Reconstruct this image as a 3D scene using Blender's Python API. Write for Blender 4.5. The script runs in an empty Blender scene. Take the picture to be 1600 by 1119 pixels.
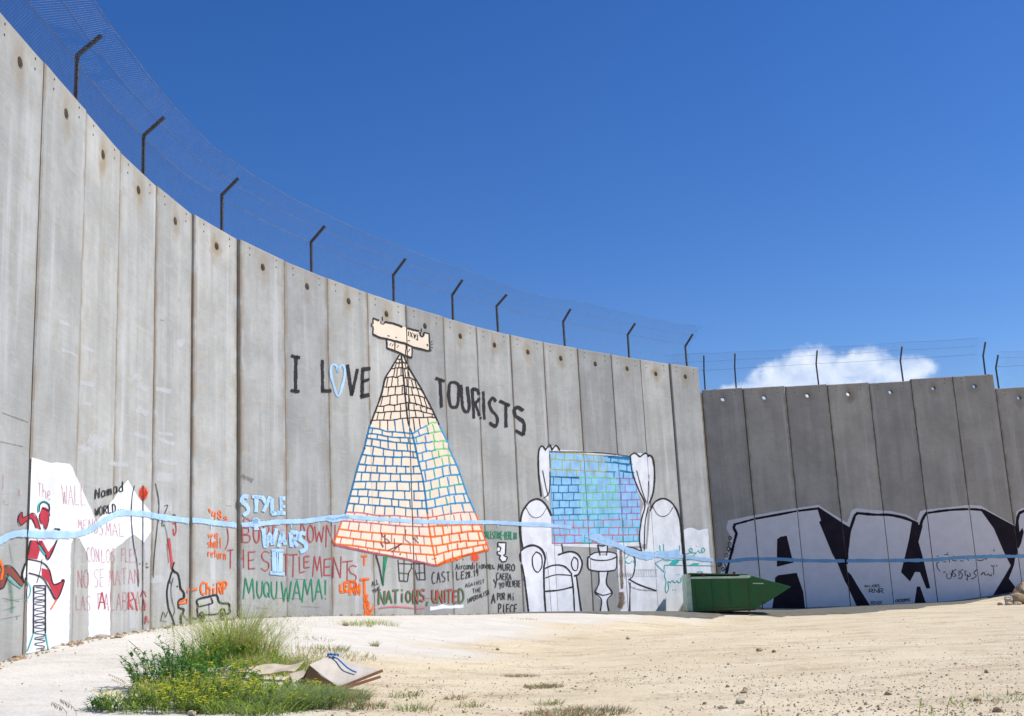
import bpy, bmesh, math, random
from mathutils import Vector, Matrix, noise
from mathutils.geometry import tessellate_polygon, delaunay_2d_cdt

R = math.radians
random.seed(7)
sc = bpy.context.scene
COL = sc.collection

# ------------------------------------------------------------------ camera
F_PX, PITCH, ROLL, CAM_H = 1803.13, 0.204565, -0.0497029, 0.90
_c, _s = math.cos(ROLL), math.sin(ROLL)
RIGHT = Vector((_c, -_s*math.sin(PITCH), _s*math.cos(PITCH)))
UP = Vector((-_s, -_c*math.sin(PITCH), _c*math.cos(PITCH)))
FWD = Vector((0, math.cos(PITCH), math.sin(PITCH)))
EYE = Vector((0, 0, CAM_H))
cd = bpy.data.cameras.new('camera'); cam = bpy.data.objects.new('camera', cd); COL.objects.link(cam)
m = Matrix.Identity(4)
for i in range(3):
    m[i][0] = RIGHT[i]; m[i][1] = UP[i]; m[i][2] = -FWD[i]; m[i][3] = EYE[i]
cam.matrix_world = m
cd.sensor_width = 36; cd.lens = F_PX/1600*36; cd.clip_end = 3000; cd.clip_start = 0.1
sc.camera = cam

# ------------------------------------------------------------------ light
SUN_EL, SUN_AZ = 48, 86                     # azimuth counted from +Y towards +X
sd = bpy.data.lights.new('sun', 'SUN'); sun = bpy.data.objects.new('sun', sd); COL.objects.link(sun)
sd.energy = 4.0; sd.angle = R(0.53); sd.color = (1, 0.965, 0.905)
tosun = Vector((math.sin(R(SUN_AZ))*math.cos(R(SUN_EL)), math.cos(R(SUN_AZ))*math.cos(R(SUN_EL)), math.sin(R(SUN_EL))))
sun.rotation_euler = tosun.to_track_quat('Z', 'Y').to_euler()
w = bpy.data.worlds.new('World'); sc.world = w; w.use_nodes = True
nt = w.node_tree; nt.nodes.clear()
def wn(t, **k):
    n = nt.nodes.new(t)
    for a, b in k.items(): setattr(n, a, b)
    return n
def wl(a, b): nt.links.new(a, b)
out = wn('ShaderNodeOutputWorld'); bg = wn('ShaderNodeBackground')
sky = wn('ShaderNodeTexSky', sky_type='NISHITA', sun_disc=False, sun_elevation=R(SUN_EL), sun_rotation=R(SUN_AZ),
         altitude=750, air_density=1.0, dust_density=0.25, ozone_density=3.0)
hsv = wn('ShaderNodeHueSaturation'); hsv.inputs['Saturation'].default_value = 1.32; hsv.inputs['Value'].default_value = 1.04; hsv.inputs['Hue'].default_value = 0.514
wl(sky.outputs[0], hsv.inputs['Color'])
# one small cumulus cloud low above the far wall, part of the sky
geo = wn('ShaderNodeTexCoord')
sep = wn('ShaderNodeSeparateXYZ'); wl(geo.outputs['Generated'], sep.inputs[0])
def wm(op, a, b=None, c=None):
    n = wn('ShaderNodeMath', operation=op)
    for i, v in enumerate((a, b, c)):
        if v is None: continue
        if isinstance(v, (int, float)): n.inputs[i].default_value = v
        else: wl(v, n.inputs[i])
    return n.outputs[0]
az = wm('ARCTAN2', sep.outputs[0], sep.outputs[1])
el = wm('ARCSINE', sep.outputs[2])
comb = wn('ShaderNodeCombineXYZ'); wl(az, comb.inputs[0]); wl(el, comb.inputs[1])
def wnoise(scale, detail, off=(0, 0, 0), rough=.55):
    mp = wn('ShaderNodeMapping'); mp.inputs['Location'].default_value = off; wl(comb.outputs[0], mp.inputs[0])
    n = wn('ShaderNodeTexNoise'); n.inputs['Scale'].default_value = scale; n.inputs['Detail'].default_value = detail
    n.inputs['Roughness'].default_value = rough; wl(mp.outputs[0], n.inputs[0]); return n.outputs[0]
def lobe(a0, e0, ra, re):
    x = wm('DIVIDE', wm('SUBTRACT', az, a0), ra); y = wm('DIVIDE', wm('SUBTRACT', el, e0), re)
    return wm('SUBTRACT', 1.0, wm('SQRT', wm('ADD', wm('MULTIPLY', x, x), wm('MULTIPLY', y, y))))
CL = [(.256, .174, .036, .021), (.226, .168, .032, .019), (.292, .174, .034, .018), (.322, .166, .042, .013), (.27, .158, .10, .018), (.205, .161, .035, .012)]
acc = None
for l in CL:
    v = lobe(*l); acc = v if acc is None else wm('SMOOTH_MAX', acc, v, 0.15)
big = wnoise(24, 7, (3.1, 0, 0), .62); fine = wnoise(85, 6, (0, 5, 0), .6)
dens = wm('ADD', acc, wm('ADD', wm('MULTIPLY', wm('SUBTRACT', big, .5), 1.5), wm('MULTIPLY', wm('SUBTRACT', fine, .5), .55)))
ramp = wn('ShaderNodeMapRange', interpolation_type='SMOOTHSTEP'); wl(dens, ramp.inputs[0])
ramp.inputs[1].default_value = .0; ramp.inputs[2].default_value = .58
shade = wnoise(42, 5, (9, 2, 0), .55)
smix = wn('ShaderNodeMapRange'); wl(shade, smix.inputs[0]); smix.inputs[1].default_value = .35; smix.inputs[2].default_value = .65
smix.inputs[3].default_value = 0.0; smix.inputs[4].default_value = 1.0
ccol = wn('ShaderNodeMixRGB'); wl(smix.outputs[0], ccol.inputs[0]); ccol.inputs[1].default_value = (4.9, 5.9, 8.0, 1); ccol.inputs[2].default_value = (8.2, 8.8, 9.8, 1)
cmix = wn('ShaderNodeMixRGB'); wl(wm('MULTIPLY', ramp.outputs[0], .86), cmix.inputs[0]); wl(hsv.outputs[0], cmix.inputs[1]); wl(ccol.outputs[0], cmix.inputs[2])
wl(cmix.outputs[0], bg.inputs[0]); bg.inputs[1].default_value = 0.1; wl(bg.outputs[0], out.inputs[0])

vs = sc.view_settings
vs.view_transform = 'Standard'; vs.look = 'None'; vs.gamma = 1; vs.exposure = 0.34; vs.use_curve_mapping = False
sc.render.engine = 'CYCLES'
sc.cycles.transparent_max_bounces = 24

# ------------------------------------------------------------------ helpers
def tag(o, label=None, cat=None, group=None, kind=None):
    if label: o['label'] = label
    if cat: o['category'] = cat
    if group: o['group'] = group
    if kind: o['kind'] = kind
    return o
def mesh_obj(name, verts, faces, mat, parent=None, loc=None, smooth=False, attr=None):
    me = bpy.data.meshes.new(name); me.from_pydata([tuple(v) for v in verts], [], faces)
    if attr:
        for k, vals in attr.items():
            a = me.attributes.new(k, 'FLOAT', 'POINT'); a.data.foreach_set('value', vals)
    if smooth: me.polygons.foreach_set('use_smooth', [True]*len(me.polygons))
    me.materials.append(mat); me.update()
    o = bpy.data.objects.new(name, me); COL.objects.link(o)
    if loc is not None: o.location = loc
    if parent: o.parent = parent
    return o
def bm_obj(name, bm, mat, parent=None, smooth=False):
    me = bpy.data.meshes.new(name); bm.normal_update(); bm.to_mesh(me); bm.free()
    if smooth: me.polygons.foreach_set('use_smooth', [True]*len(me.polygons))
    me.materials.append(mat)
    o = bpy.data.objects.new(name, me); COL.objects.link(o)
    if parent: o.parent = parent
    return o
def empty(name, loc=(0, 0, 0), rz=0):
    o = bpy.data.objects.new(name, None); COL.objects.link(o); o.location = loc; o.rotation_euler = (0, 0, rz)
    o.empty_display_size = .3
    return o
def ray(x, y):
    return (RIGHT*((x-800)/F_PX) + UP*(-(y-559.5)/F_PX) + FWD).normalized()
def project(p):
    d = Vector(p)-EYE; z = d.dot(FWD)
    return (800+F_PX*d.dot(RIGHT)/z, 559.5-F_PX*d.dot(UP)/z)

# ------------------------------------------------------------------ materials
class NM:
    def __init__(s, name):
        s.m = bpy.data.materials.new(name); s.m.use_nodes = True; s.t = s.m.node_tree; s.t.nodes.clear()
        s.out = s.n('ShaderNodeOutputMaterial'); s.p = s.n('ShaderNodeBsdfPrincipled'); s.l(s.p.outputs[0], s.out.inputs[0])
        s.p.inputs['Specular IOR Level'].default_value = .25
    def n(s, t, **k):
        n = s.t.nodes.new(t)
        for a, b in k.items(): setattr(n, a, b)
        return n
    def l(s, a, b): s.t.links.new(a, b)
    def put(s, sock, v):
        if isinstance(v, (int, float)): sock.default_value = v
        elif isinstance(v, tuple): sock.default_value = v if len(v) == 4 else (*v, 1)
        else: s.l(v, sock)
    def math(s, op, a, b=None, c=None, clamp=False):
        n = s.n('ShaderNodeMath', operation=op, use_clamp=clamp)
        for i, v in enumerate((a, b, c)):
            if v is not None: s.put(n.inputs[i], v)
        return n.outputs[0]
    def coord(s, kind='Object', scale=(1, 1, 1), rnd=False):
        tc = s.n('ShaderNodeTexCoord'); mp = s.n('ShaderNodeMapping'); s.l(tc.outputs[kind], mp.inputs[0]); mp.inputs['Scale'].default_value = scale
        if rnd:
            oi = s.n('ShaderNodeObjectInfo'); cb = s.n('ShaderNodeCombineXYZ')
            s.l(s.math('MULTIPLY', oi.outputs['Random'], 37.), cb.inputs[0]); s.l(s.math('MULTIPLY', oi.outputs['Random'], 91.), cb.inputs[2])
            s.l(cb.outputs[0], mp.inputs['Location'])
        return mp.outputs[0]
    def world(s, scale=(1, 1, 1)):
        g = s.n('ShaderNodeNewGeometry'); mp = s.n('ShaderNodeMapping'); s.l(g.outputs['Position'], mp.inputs[0]); mp.inputs['Scale'].default_value = scale
        return mp.outputs[0]
    def noise(s, co, scale, detail=4, rough=.55):
        n = s.n('ShaderNodeTexNoise'); s.l(co, n.inputs[0]); n.inputs['Scale'].default_value = scale
        n.inputs['Detail'].default_value = detail; n.inputs['Roughness'].default_value = rough; return n.outputs[0]
    def rng(s, v, a, b, c=0., d=1., smooth=True):
        n = s.n('ShaderNodeMapRange', interpolation_type='SMOOTHSTEP' if smooth else 'LINEAR'); s.put(n.inputs[0], v)
        for i, q in enumerate((a, b, c, d)): n.inputs[i+1].default_value = q
        return n.outputs[0]
    def mix(s, f, a, b, mode='MIX'):
        n = s.n('ShaderNodeMixRGB', blend_type=mode); s.put(n.inputs[0], f); s.put(n.inputs[1], a); s.put(n.inputs[2], b); return n.outputs[0]
    def bump(s, h, strength=.3, dist=.01):
        b = s.n('ShaderNodeBump'); b.inputs['Strength'].default_value = strength; b.inputs['Distance'].default_value = dist
        s.l(h, b.inputs['Height']); s.l(b.outputs[0], s.p.inputs['Normal']); return b
    def base(s, c): s.put(s.p.inputs['Base Color'], c)
    def rough(s, r): s.put(s.p.inputs['Roughness'], r)

def concrete(name, base=(.408, .413, .405), stain=(.27, .215, .14), var=.5, warm=(.31, .27, .21)):
    k = NM(name); o0 = k.coord('Object'); o = k.coord('Object', rnd=True)
    streak = k.noise(k.coord('Object', (3.2, 3.2, .16), True), 1.0, 6, .6)
    fine_st = k.noise(k.coord('Object', (26, 26, .9), True), 1.0, 4, .6)
    cloud = k.noise(o, .9, 6, .6); cloud2 = k.noise(o, 3.2, 5, .6)
    grain = k.noise(o, 70, 3, .6); brush = k.noise(k.coord('Object', (2.2, 2.2, 22), True), 1.0, 4, .55)
    oi = k.n('ShaderNodeObjectInfo')
    c = k.mix(k.rng(cloud, .35, .68), base, tuple(v*.74 for v in base))
    c = k.mix(k.math('MULTIPLY', k.rng(k.noise(o, 7.5, 6, .68), .46, .66), .35), c, tuple(v*.74 for v in base))
    c = k.mix(k.math('MULTIPLY', k.rng(streak, .48, .66), 1.1*var), c, tuple(v*.64 for v in base))
    c = k.mix(k.math('MULTIPLY', k.rng(streak, .46, .34), 1.2*var), c, (base[0]*1.22, base[1]*1.23, base[2]*1.3))
    c = k.mix(k.math('MULTIPLY', k.rng(fine_st, .5, .72), .22*var), c, tuple(v*.7 for v in base))
    c = k.mix(k.math('MULTIPLY', k.rng(cloud2, .50, .72), .45), c, warm)
    c = k.mix(k.math('MULTIPLY', k.rng(brush, .5, .7), .14), c, tuple(v*1.3 for v in base))
    # pale trowel swipes
    sw = k.noise(k.coord('Object', (1.7, 1.7, 5.5), True), 1.3, 2, .4)
    c = k.mix(k.math('MULTIPLY', k.rng(sw, .64, .68), .22), c, (.47, .46, .44))
    # tan stain under the crest and round the lifting hole
    sp = k.n('ShaderNodeSeparateXYZ'); k.l(o0, sp.inputs[0])
    dz = k.math('ADD', sp.outputs[2], .40); dx = k.math('MULTIPLY', sp.outputs[0], 1.5)
    dist = k.math('SQRT', k.math('ADD', k.math('MULTIPLY', dx, dx), k.math('MULTIPLY', dz, k.math('MULTIPLY', dz, .8))))
    st = k.math('MULTIPLY', k.rng(k.math('ADD', dist, k.math('MULTIPLY', k.math('SUBTRACT', cloud2, .5), .9)), .42, .06), k.rng(oi.outputs['Random'], 0, 1, .25, 1.0, False))
    c = k.mix(st, c, stain)
    crest = k.math('MULTIPLY', k.rng(k.math('ADD', sp.outputs[2], k.math('MULTIPLY', k.math('SUBTRACT', cloud2, .5), .5)), -.30, -.02), .35)
    c = k.mix(crest, c, warm)
    # brown lines running down the two edges
    ed = k.math('ABSOLUTE', sp.outputs[0])
    en = k.noise(k.coord('Object', (3, 3, 2.0), True), 1.0, 4)
    edge = k.math('MULTIPLY', k.math('MULTIPLY', k.rng(ed, .64, .74), k.rng(en, .38, .56)), .7)
    c = k.mix(edge, c, (.27, .215, .15))
    # dirty splash zone at the foot
    g = k.n('ShaderNodeNewGeometry'); gs = k.n('ShaderNodeSeparateXYZ'); k.l(g.outputs['Position'], gs.inputs[0])
    ft = k.math('MULTIPLY', k.rng(k.math('ADD', gs.outputs[2], k.math('MULTIPLY', k.math('SUBTRACT', cloud2, .5), 1.6)), 1.35, .35), .35)
    c = k.mix(ft, c, (.28, .26, .225))
    # bug holes
    v = k.n('ShaderNodeTexVoronoi'); k.l(o, v.inputs[0]); v.inputs['Scale'].default_value = 17
    hole = k.rng(v.outputs['Distance'], .14, .06); hole = k.math('MULTIPLY', hole, k.rng(cloud, .42, .6))
    c = k.mix(k.math('MULTIPLY', hole, .55), c, (.10, .09, .085))
    c = k.mix(1.0, c, k.mix(k.rng(oi.outputs['Random'], 0, 1, 0, 1, False), (.80, .81, .825), (1.15, 1.14, 1.11)), 'MULTIPLY')
    c = k.mix(k.math('MULTIPLY', k.rng(grain, .3, .7), .22), c, (.30, .295, .28))
    k.base(c); k.rough(.9)
    h = k.math('ADD', k.math('MULTIPLY', grain, .25), k.math('ADD', k.math('MULTIPLY', cloud2, .5), k.math('ADD', k.math('MULTIPLY', brush, .5), k.math('MULTIPLY', hole, -.8))))
    k.bump(h, .5, .012)
    return k.m
M_CON = concrete('sun_bleached_concrete')
M_CON2 = concrete('weathered_brown_concrete', base=(.51, .467, .40), warm=(.41, .355, .28), var=.45)
def plain(name, c, r=.8, var=.12, scale=8, metal=0, bump=0):
    k = NM(name); n = k.noise(k.coord('Object'), scale, 5, .6)
    k.base(k.mix(k.rng(n, .3, .7), tuple(v*(1-var) for v in c), tuple(min(1, v*(1+var)) for v in c))); k.rough(r); k.p.inputs['Metallic'].default_value = metal
    if bump: k.bump(n, bump, .01)
    return k.m
M_JOINT = plain('joint_mortar', (.14, .10, .07), .95, .7, 5, bump=.5)
M_BOLT = plain('dark_socket', (.045, .035, .03), .9, .3)
M_POST = plain('weathered_steel', (.075, .075, .08), .55, .35, 20, .3)
M_WIRE = plain('galvanised_wire', (.20, .20, .23), .5, .2, 5, .4)

def paint(name, c, wear=.35, gain=3.0, opacity=1.0, var=.12, scale=22):
    """brushed or sprayed paint that lets the concrete show through where it is thin"""
    k = NM(name); co = k.world()
    n1 = k.noise(co, scale, 6, .65); n2 = k.noise(co, 3.0, 4, .6); n3 = k.noise(k.world((9, 9, 1.2)), 1.6, 4, .6)
    k.base(k.mix(k.rng(n2, .3, .7), tuple(v*(1-var) for v in c), tuple(min(1, v*(1+var)) for v in c))); k.rough(.75)
    a = k.n('ShaderNodeAttribute', attribute_name='edge')
    e = k.math('MULTIPLY', k.math('SUBTRACT', 1.0, a.outputs['Fac']), gain)
    n = k.math('MULTIPLY', k.math('SUBTRACT', n1, .5), wear*4)
    n = k.math('ADD', n, k.math('MULTIPLY', k.math('SUBTRACT', n3, .5), wear*2))
    al = k.math('ADD', e, n, clamp=True)
    al = k.math('MULTIPLY', al, opacity)
    k.put(k.p.inputs['Alpha'], al)
    k.bump(k.noise(co, 45, 3), .25, .006)
    return k.m
PT = {}
def P(key, *a, **k):
    if key not in PT: PT[key] = paint('paint_'+key, *a, **k)
    return PT[key]
P('white', (.70, .71, .755), .26, 4.5, .96, .10)
P('white_thin', (.66, .67, .70), .5, 1.6, .42, .05)
P('black', (.022, .02, .022), .28, 4)
P('black_thin', (.03, .028, .03), .32, 2.4, .92)
P('black_fill', (.016, .010, .018), .10, 6, .98, .3)
P('cream', (.75, .635, .51), .12, 6, .97, .05)
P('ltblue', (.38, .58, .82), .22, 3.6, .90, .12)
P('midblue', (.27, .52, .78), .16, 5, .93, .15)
P('bandshade', (.20, .42, .66), .15, 5, .95, .08)  # darker copy of the stripe blue, the right wall's shade put into the colour
P('blue', (.01, .17, .36), .22, 4)
P('skyblue', (.02, .27, .55), .26, 3)
P('teal', (.03, .40, .38), .35, 2.2)
P('green', (.03, .24, .12), .4, 1.9)
P('ltgreen', (.16, .55, .20), .35, 2.2)
P('olive', (.42, .40, .10), .35, 2.2)
P('pink', (.55, .15, .18), .42, 1.8)
P('purple', (.30, .18, .50), .35, 2.2)
P('orange', (.80, .15, .02), .30, 2.6)
P('red', (.45, .06, .06), .40, 1.9)
P('red_faint', (.50, .12, .13), .55, 1.4, .62)
P('red_fill', (.45, .03, .05), .35, 3, .9)
P('maroon', (.20, .06, .045), .35, 2.6)
P('greyspray', (.10, .10, .10), .5, 1.2, .5)
P('greenspray', (.05, .25, .12), .5, 1.0, .5)
P('redspray', (.75, .07, .02), .35, 1.8, .9)
P('lilac', (.74, .71, .725), .10, 6, .99, .04)
P('lilac_halo', (.76, .73, .745), .12, 6, .98, .05)
P('rust', (.16, .09, .04), .6, 1.4, .75)
P('stain', (.11, .10, .09), .6, 1.2, .45)  # thin dark stain colour, also paints the bin's shadow triangle
P('grime', (.24, .225, .19), .7, 1.3, .8)

# ------------------------------------------------------------------ ground
LEFT = [(-5.83, 13.736, 7.942, .517), (-5.849, 15.234, 7.95, .613), (-5.873, 16.745, 7.922, .645), (-5.79, 18.284, 7.953, .69), (-5.63, 19.816, 7.95, .738),
        (-5.239, 21.363, 7.949, .762), (-4.697, 22.882, 7.923, .744), (-4.044, 24.353, 7.942, .711), (-3.345, 25.76, 7.944, .655), (-2.584, 27.109, 7.954, .61),
        (-1.767, 28.402, 7.94, .551), (-.969, 29.639, 7.936, .518), (-.085, 30.83, 7.937, .491), (.839, 31.976, 7.95, .445), (1.869, 33.076, 7.946, .371),
        (2.941, 34.129, 7.933, .299), (3.931, 35.148, 7.943, .235), (4.956, 36.121, 7.945, .219), (5.998, 37.044, 7.941, .158)]
LEFT = [(-5.80, 9.24, 7.95, .30), (-5.80, 10.74, 7.95, .36), (-5.81, 12.24, 7.95, .42)] + LEFT
RIGHTW = [(3.85, 7.98, .16), (5.36, 7.98, .14), (6.88, 7.98, .13), (8.347, 7.973, .123), (9.864, 7.928, .03), (11.376, 7.879, .034), (12.852, 7.865, .039), (14.354, 7.906, .014),
          (15.828, 7.885, .012), (17.281, 7.871, .25), (18.80, 7.40, .5), (20.3, 7.40, .6), (21.8, 7.40, .6), (23.3, 7.40, .6)]
def rw_y(x): return 42.0-.06*x
def seg_near(x, y):
    best = (1e9, 0)
    for a, b in zip(LEFT, LEFT[1:]):
        dx, dy = b[0]-a[0], b[1]-a[1]; L = dx*dx+dy*dy
        t = max(0, min(1, ((x-a[0])*dx+(y-a[1])*dy)/L)); px, py = a[0]+t*dx, a[1]+t*dy
        d = math.hypot(x-px, y-py)
        if d < best[0]: best = (d, a[3]+t*(b[3]-a[3]))
    return best
def sst(a, b, v):
    t = max(0, min(1, (v-a)/(b-a))); return t*t*(3-2*t)
def gz(x, y):
    d, g = seg_near(x, y)
    z = g*(1-sst(0, 6.5-2.5*sst(2, 6, x), d))
    nearw = sst(0, 7, abs(y-rw_y(x)))
    z += .42*sst(14.2, 19.5, x)*sst(34.5, 40, y)
    far = sst(45, 60, math.hypot(x, y))
    z += (noise.noise(Vector((x*.22, y*.22, 0)))*.05 + noise.noise(Vector((x*.9, y*.9, 3)))*.014)*(1-far)*sst(.0, 1.2, d)*(.25+.75*nearw)
    return z
def at_ground(x, y):
    d = ray(x, y); t = 6.0
    while t < 90:
        p = EYE+d*t
        if p.z <= gz(p.x, p.y): break
        t += .05
    return Vector((p.x, p.y, gz(p.x, p.y)))
def apron(x, y):
    d, g = seg_near(x, y)
    wdt = 3.4*(1-sst(20, 40, y)) + 1.0
    if y < 16: wdt = 3.6
    v = 1-sst(wdt-.8, wdt+.9, d+noise.noise(Vector((x*.6, y*.6, 8)))*1.3)
    return v
def axis(lo, hi, step, ext):
    a = [lo+i*step for i in range(int((hi-lo)/step)+1)]
    s = step; v = a[0]; pre = []
    while v > -ext: s *= 1.6; v -= s; pre.append(v)
    s = step; v = a[-1]; post = []
    while v < ext: s *= 1.6; v += s; post.append(v)
    return pre[::-1]+a+post
xs = axis(-9, 24, .22, 1500); ys = axis(4, 46, .22, 1500)
gv = []; ga = []
for y in ys:
    for x in xs:
        inn = -12 < x < 28 and 0 < y < 50
        gv.append((x, y, gz(x, y) if inn else (0.0 if abs(x) < 60 and abs(y) < 90 else -.6)))
        ga.append(apron(x, y) if inn else 0)
nx = len(xs)
gf = [(j*nx+i, j*nx+i+1, (j+1)*nx+i+1, (j+1)*nx+i) for j in range(len(ys)-1) for i in range(nx-1)]
def ground_mat():
    k = NM('limestone_dirt'); co = k.world()
    n0 = k.noise(co, .35, 5, .6); n1 = k.noise(co, 1.6, 6, .62); n2 = k.noise(co, 9, 5, .6); n3 = k.noise(co, 55, 3, .6)
    a = k.n('ShaderNodeAttribute', attribute_name='apron').outputs['Fac']
    c = k.mix(k.rng(n0, .35, .65), (.70, .59, .40), (.61, .50, .33))
    c = k.mix(k.math('MULTIPLY', k.rng(n1, .48, .66), .45), c, (.76, .67, .50))
    c = k.mix(k.math('MULTIPLY', k.rng(k.noise(k.world((1, 1.3, 1)), 1.1, 6, .6), .55, .72), .45), c, (.41, .325, .22))
    ap = k.mix(k.rng(n1, .35, .65), (.68, .635, .56), (.61, .57, .50))
    ap = k.mix(k.math('MULTIPLY', k.rng(k.noise(k.world((1, 3, 1)), 1.2, 6), .52, .68), .35), ap, (.50, .45, .37))
    pn_ = k.math('MULTIPLY', k.rng(k.noise(k.world((1, 1.4, 1)), .8, 7, .68), .50, .64), k.rng(k.noise(co, 14, 5, .7), .38, .62))
    c = k.mix(k.math('MULTIPLY', pn_, .9), c, (.37, .27, .165))
    c = k.mix(k.math('MULTIPLY', k.rng(k.noise(k.world((1, 1.4, 1)), 1.7, 6, .65), .5, .66), .22), c, (.50, .41, .29))
    c = k.mix(a, c, ap)
    # grit: small dark and light stones as colour
    for sc_, col, amt, th in ((13, (.20, .13, .08), .8, .12), (26, (.22, .15, .09), .85, .19), (48, (.34, .25, .16), .8, .24), (36, (.82, .78, .70), .8, .22)):
        v = k.n('ShaderNodeTexVoronoi'); k.l(co, v.inputs[0]); v.inputs['Scale'].default_value = sc_
        sel = k.n('ShaderNodeSeparateColor'); k.l(v.outputs['Color'], sel.inputs[0])
        f = k.math('MULTIPLY', k.rng(v.outputs['Distance'], th*1.4, th*.6), k.math('GREATER_THAN', sel.outputs[0], .6))
        f = k.math('MULTIPLY', f, k.math('MULTIPLY', k.rng(n1, .38, .62), k.math('SUBTRACT', 1.0, k.math('MULTIPLY', a, .8))))
        c = k.mix(k.math('MULTIPLY', f, amt), c, col)
    c = k.mix(k.math('MULTIPLY', k.rng(n3, .45, .75), .22), c, (.36, .29, .21))
    k.base(c); k.rough(.95)
    h = k.math('ADD', k.math('MULTIPLY', n2, .9), k.math('ADD', n1, k.math('MULTIPLY', n3, .3)))
    k.bump(h, .6, .04)
    return k.m
M_GROUND = ground_mat()
go = mesh_obj('ground', gv, gf, M_GROUND, smooth=True, attr={'apron': ga}); tag(go, 'pale limestone dirt ground in front of the walls', kind='structure')

# grey concrete foot strip; at the right wall its darkness paints the wall's shadow
M_FOOT = plain('footing_and_wall_shade', (.15, .142, .115), .95, .18, 4, bump=.5)

# ------------------------------------------------------------------ wall panels
class Panel:
    def __init__(s, a, b, zt, zb, out):
        a = Vector((a[0], a[1], 0)); b = Vector((b[0], b[1], 0)); s.t = (b-a).normalized(); s.n = Vector((s.t.y, -s.t.x, 0))
        s.w = (b-a).length; s.o = (a+b)/2 + s.n*out; s.o.z = zt; s.zb = zb; s.out = out
        s.e = [(project(s.o+s.t*(sg*(s.w/2)) + Vector((0, 0, -.3))), project(s.o+s.t*(sg*(s.w/2)) + Vector((0, 0, zb-zt)))) for sg in (-1, 1)]
    def side(s, k, x, y):      # signed px distance to the right of edge k (0 left, 1 right)
        (x0, y0), (x1, y1) = s.e[k]; dx, dy = x1-x0, y1-y0; L = math.hypot(dx, dy)
        return ((x-x0)*dy-(y-y0)*dx)/L
    def pt(s, x, y, lift):
        d = ray(x, y); q = s.o+s.n*lift
        t = (q-EYE).dot(s.n)/d.dot(s.n); return EYE+d*t
GAP = .010
def make_panel(pn, mat, parent, rnd):
    W = pn.w/2-GAP; top = 0.0; bot = pn.zb-pn.o.z-.6; th = .24; ch = .018
    def outline(ins, jit):
        pts = []
        n = 16
        for i in range(n+1): pts.append((-W+ins+rnd.uniform(0, jit), bot+(top-ins-bot)*i/n))
        for i in range(1, 6): pts.append((-W+ins+(2*W-2*ins)*i/6, top-ins-rnd.uniform(0, jit)))
        for i in range(n+1): pts.append((W-ins-rnd.uniform(0, jit), top-ins+(bot-top+ins)*i/n))
        return pts
    st = rnd.getstate(); outer = outline(0, .004); inner = outline(ch, .010)
    hr = .078; hz = -.38+rnd.uniform(-.02, .02); hx = rnd.uniform(-.03, .03)
    hole = [(hx+hr*math.cos(a*math.pi/8)*(1+rnd.uniform(-.05, .05)), hz+hr*math.sin(a*math.pi/8)) for a in range(16)]
    V = [Vector(p) for p in outer+inner+hole]
    no, ni, nh = len(outer), len(inner), len(hole)
    loops = [list(range(no)), list(range(no, no+ni)), list(range(no+ni, no+ni+nh))]
    edges = [(l[i], l[(i+1) % len(l)]) for l in loops for i in range(len(l))]
    vo, eo, fo, ov, oe, of = delaunay_2d_cdt(V, edges, [], 1, 1e-6)
    role = []
    for o_ in ov:
        q = o_[0] if o_ else no
        role.append(0 if q < no else (2 if q >= no+ni else 1))
    bm = bmesh.new()
    bv = [bm.verts.new((v.x, ch if r == 0 else 0.0, v.y)) for v, r in zip(vo, role)]
    for f in fo:
        if all(role[i] == 2 for i in f): continue
        try: bm.faces.new([bv[i] for i in f][::1])
        except ValueError: pass
    # sides, back
    oi = [next(i for i, o_ in enumerate(ov) if k in o_) for k in range(no)]
    back = [bm.verts.new((outer[k][0], th, outer[k][1])) for k in range(no)]
    for k in range(no):
        j = (k+1) % no
        bm.faces.new((bv[oi[k]], bv[oi[j]], back[j], back[k]))
    hi = [next(i for i, o_ in enumerate(ov) if (no+ni+k) in o_) for k in range(nh)]
    hb = [bm.verts.new((hole[k][0], th, hole[k][1])) for k in range(nh)]
    for k in range(nh):
        j = (k+1) % nh
        bm.faces.new((bv[hi[k]], hb[k], hb[j], bv[hi[j]]))
    be = [bm.edges.get((back[k], back[(k+1) % no])) for k in range(no)]+[bm.edges.get((hb[k], hb[(k+1) % nh])) for k in range(nh)]
    bmesh.ops.triangle_fill(bm, use_beauty=True, edges=[e for e in be if e])
    bmesh.ops.recalc_face_normals(bm, faces=bm.faces)
    o = bm_obj('concrete_panel', bm, mat, parent)
    o.matrix_basis = Matrix(((pn.t.x, -pn.n.x, 0, pn.o.x), (pn.t.y, -pn.n.y, 0, pn.o.y), (0, 0, 1, pn.o.z), (0, 0, 0, 1)))
    # four tie sockets
    for sx in (-1, 1):
        for z_ in (-.095, -.235):
            cx = sx*.30*pn.w+rnd.uniform(-.01, .01); vs_ = [(cx+.017*math.cos(a*math.pi/4), -.003, z_+.017*math.sin(a*math.pi/4)) for a in range(8)]
            vs_ += [(v[0], .004, v[2]) for v in vs_]
            fs = [tuple(range(8))]+[(a, (a+1) % 8, 8+(a+1) % 8, 8+a) for a in range(8)]
            s_ = mesh_obj('tie_socket', vs_, fs, M_BOLT, o)
    return o

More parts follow.
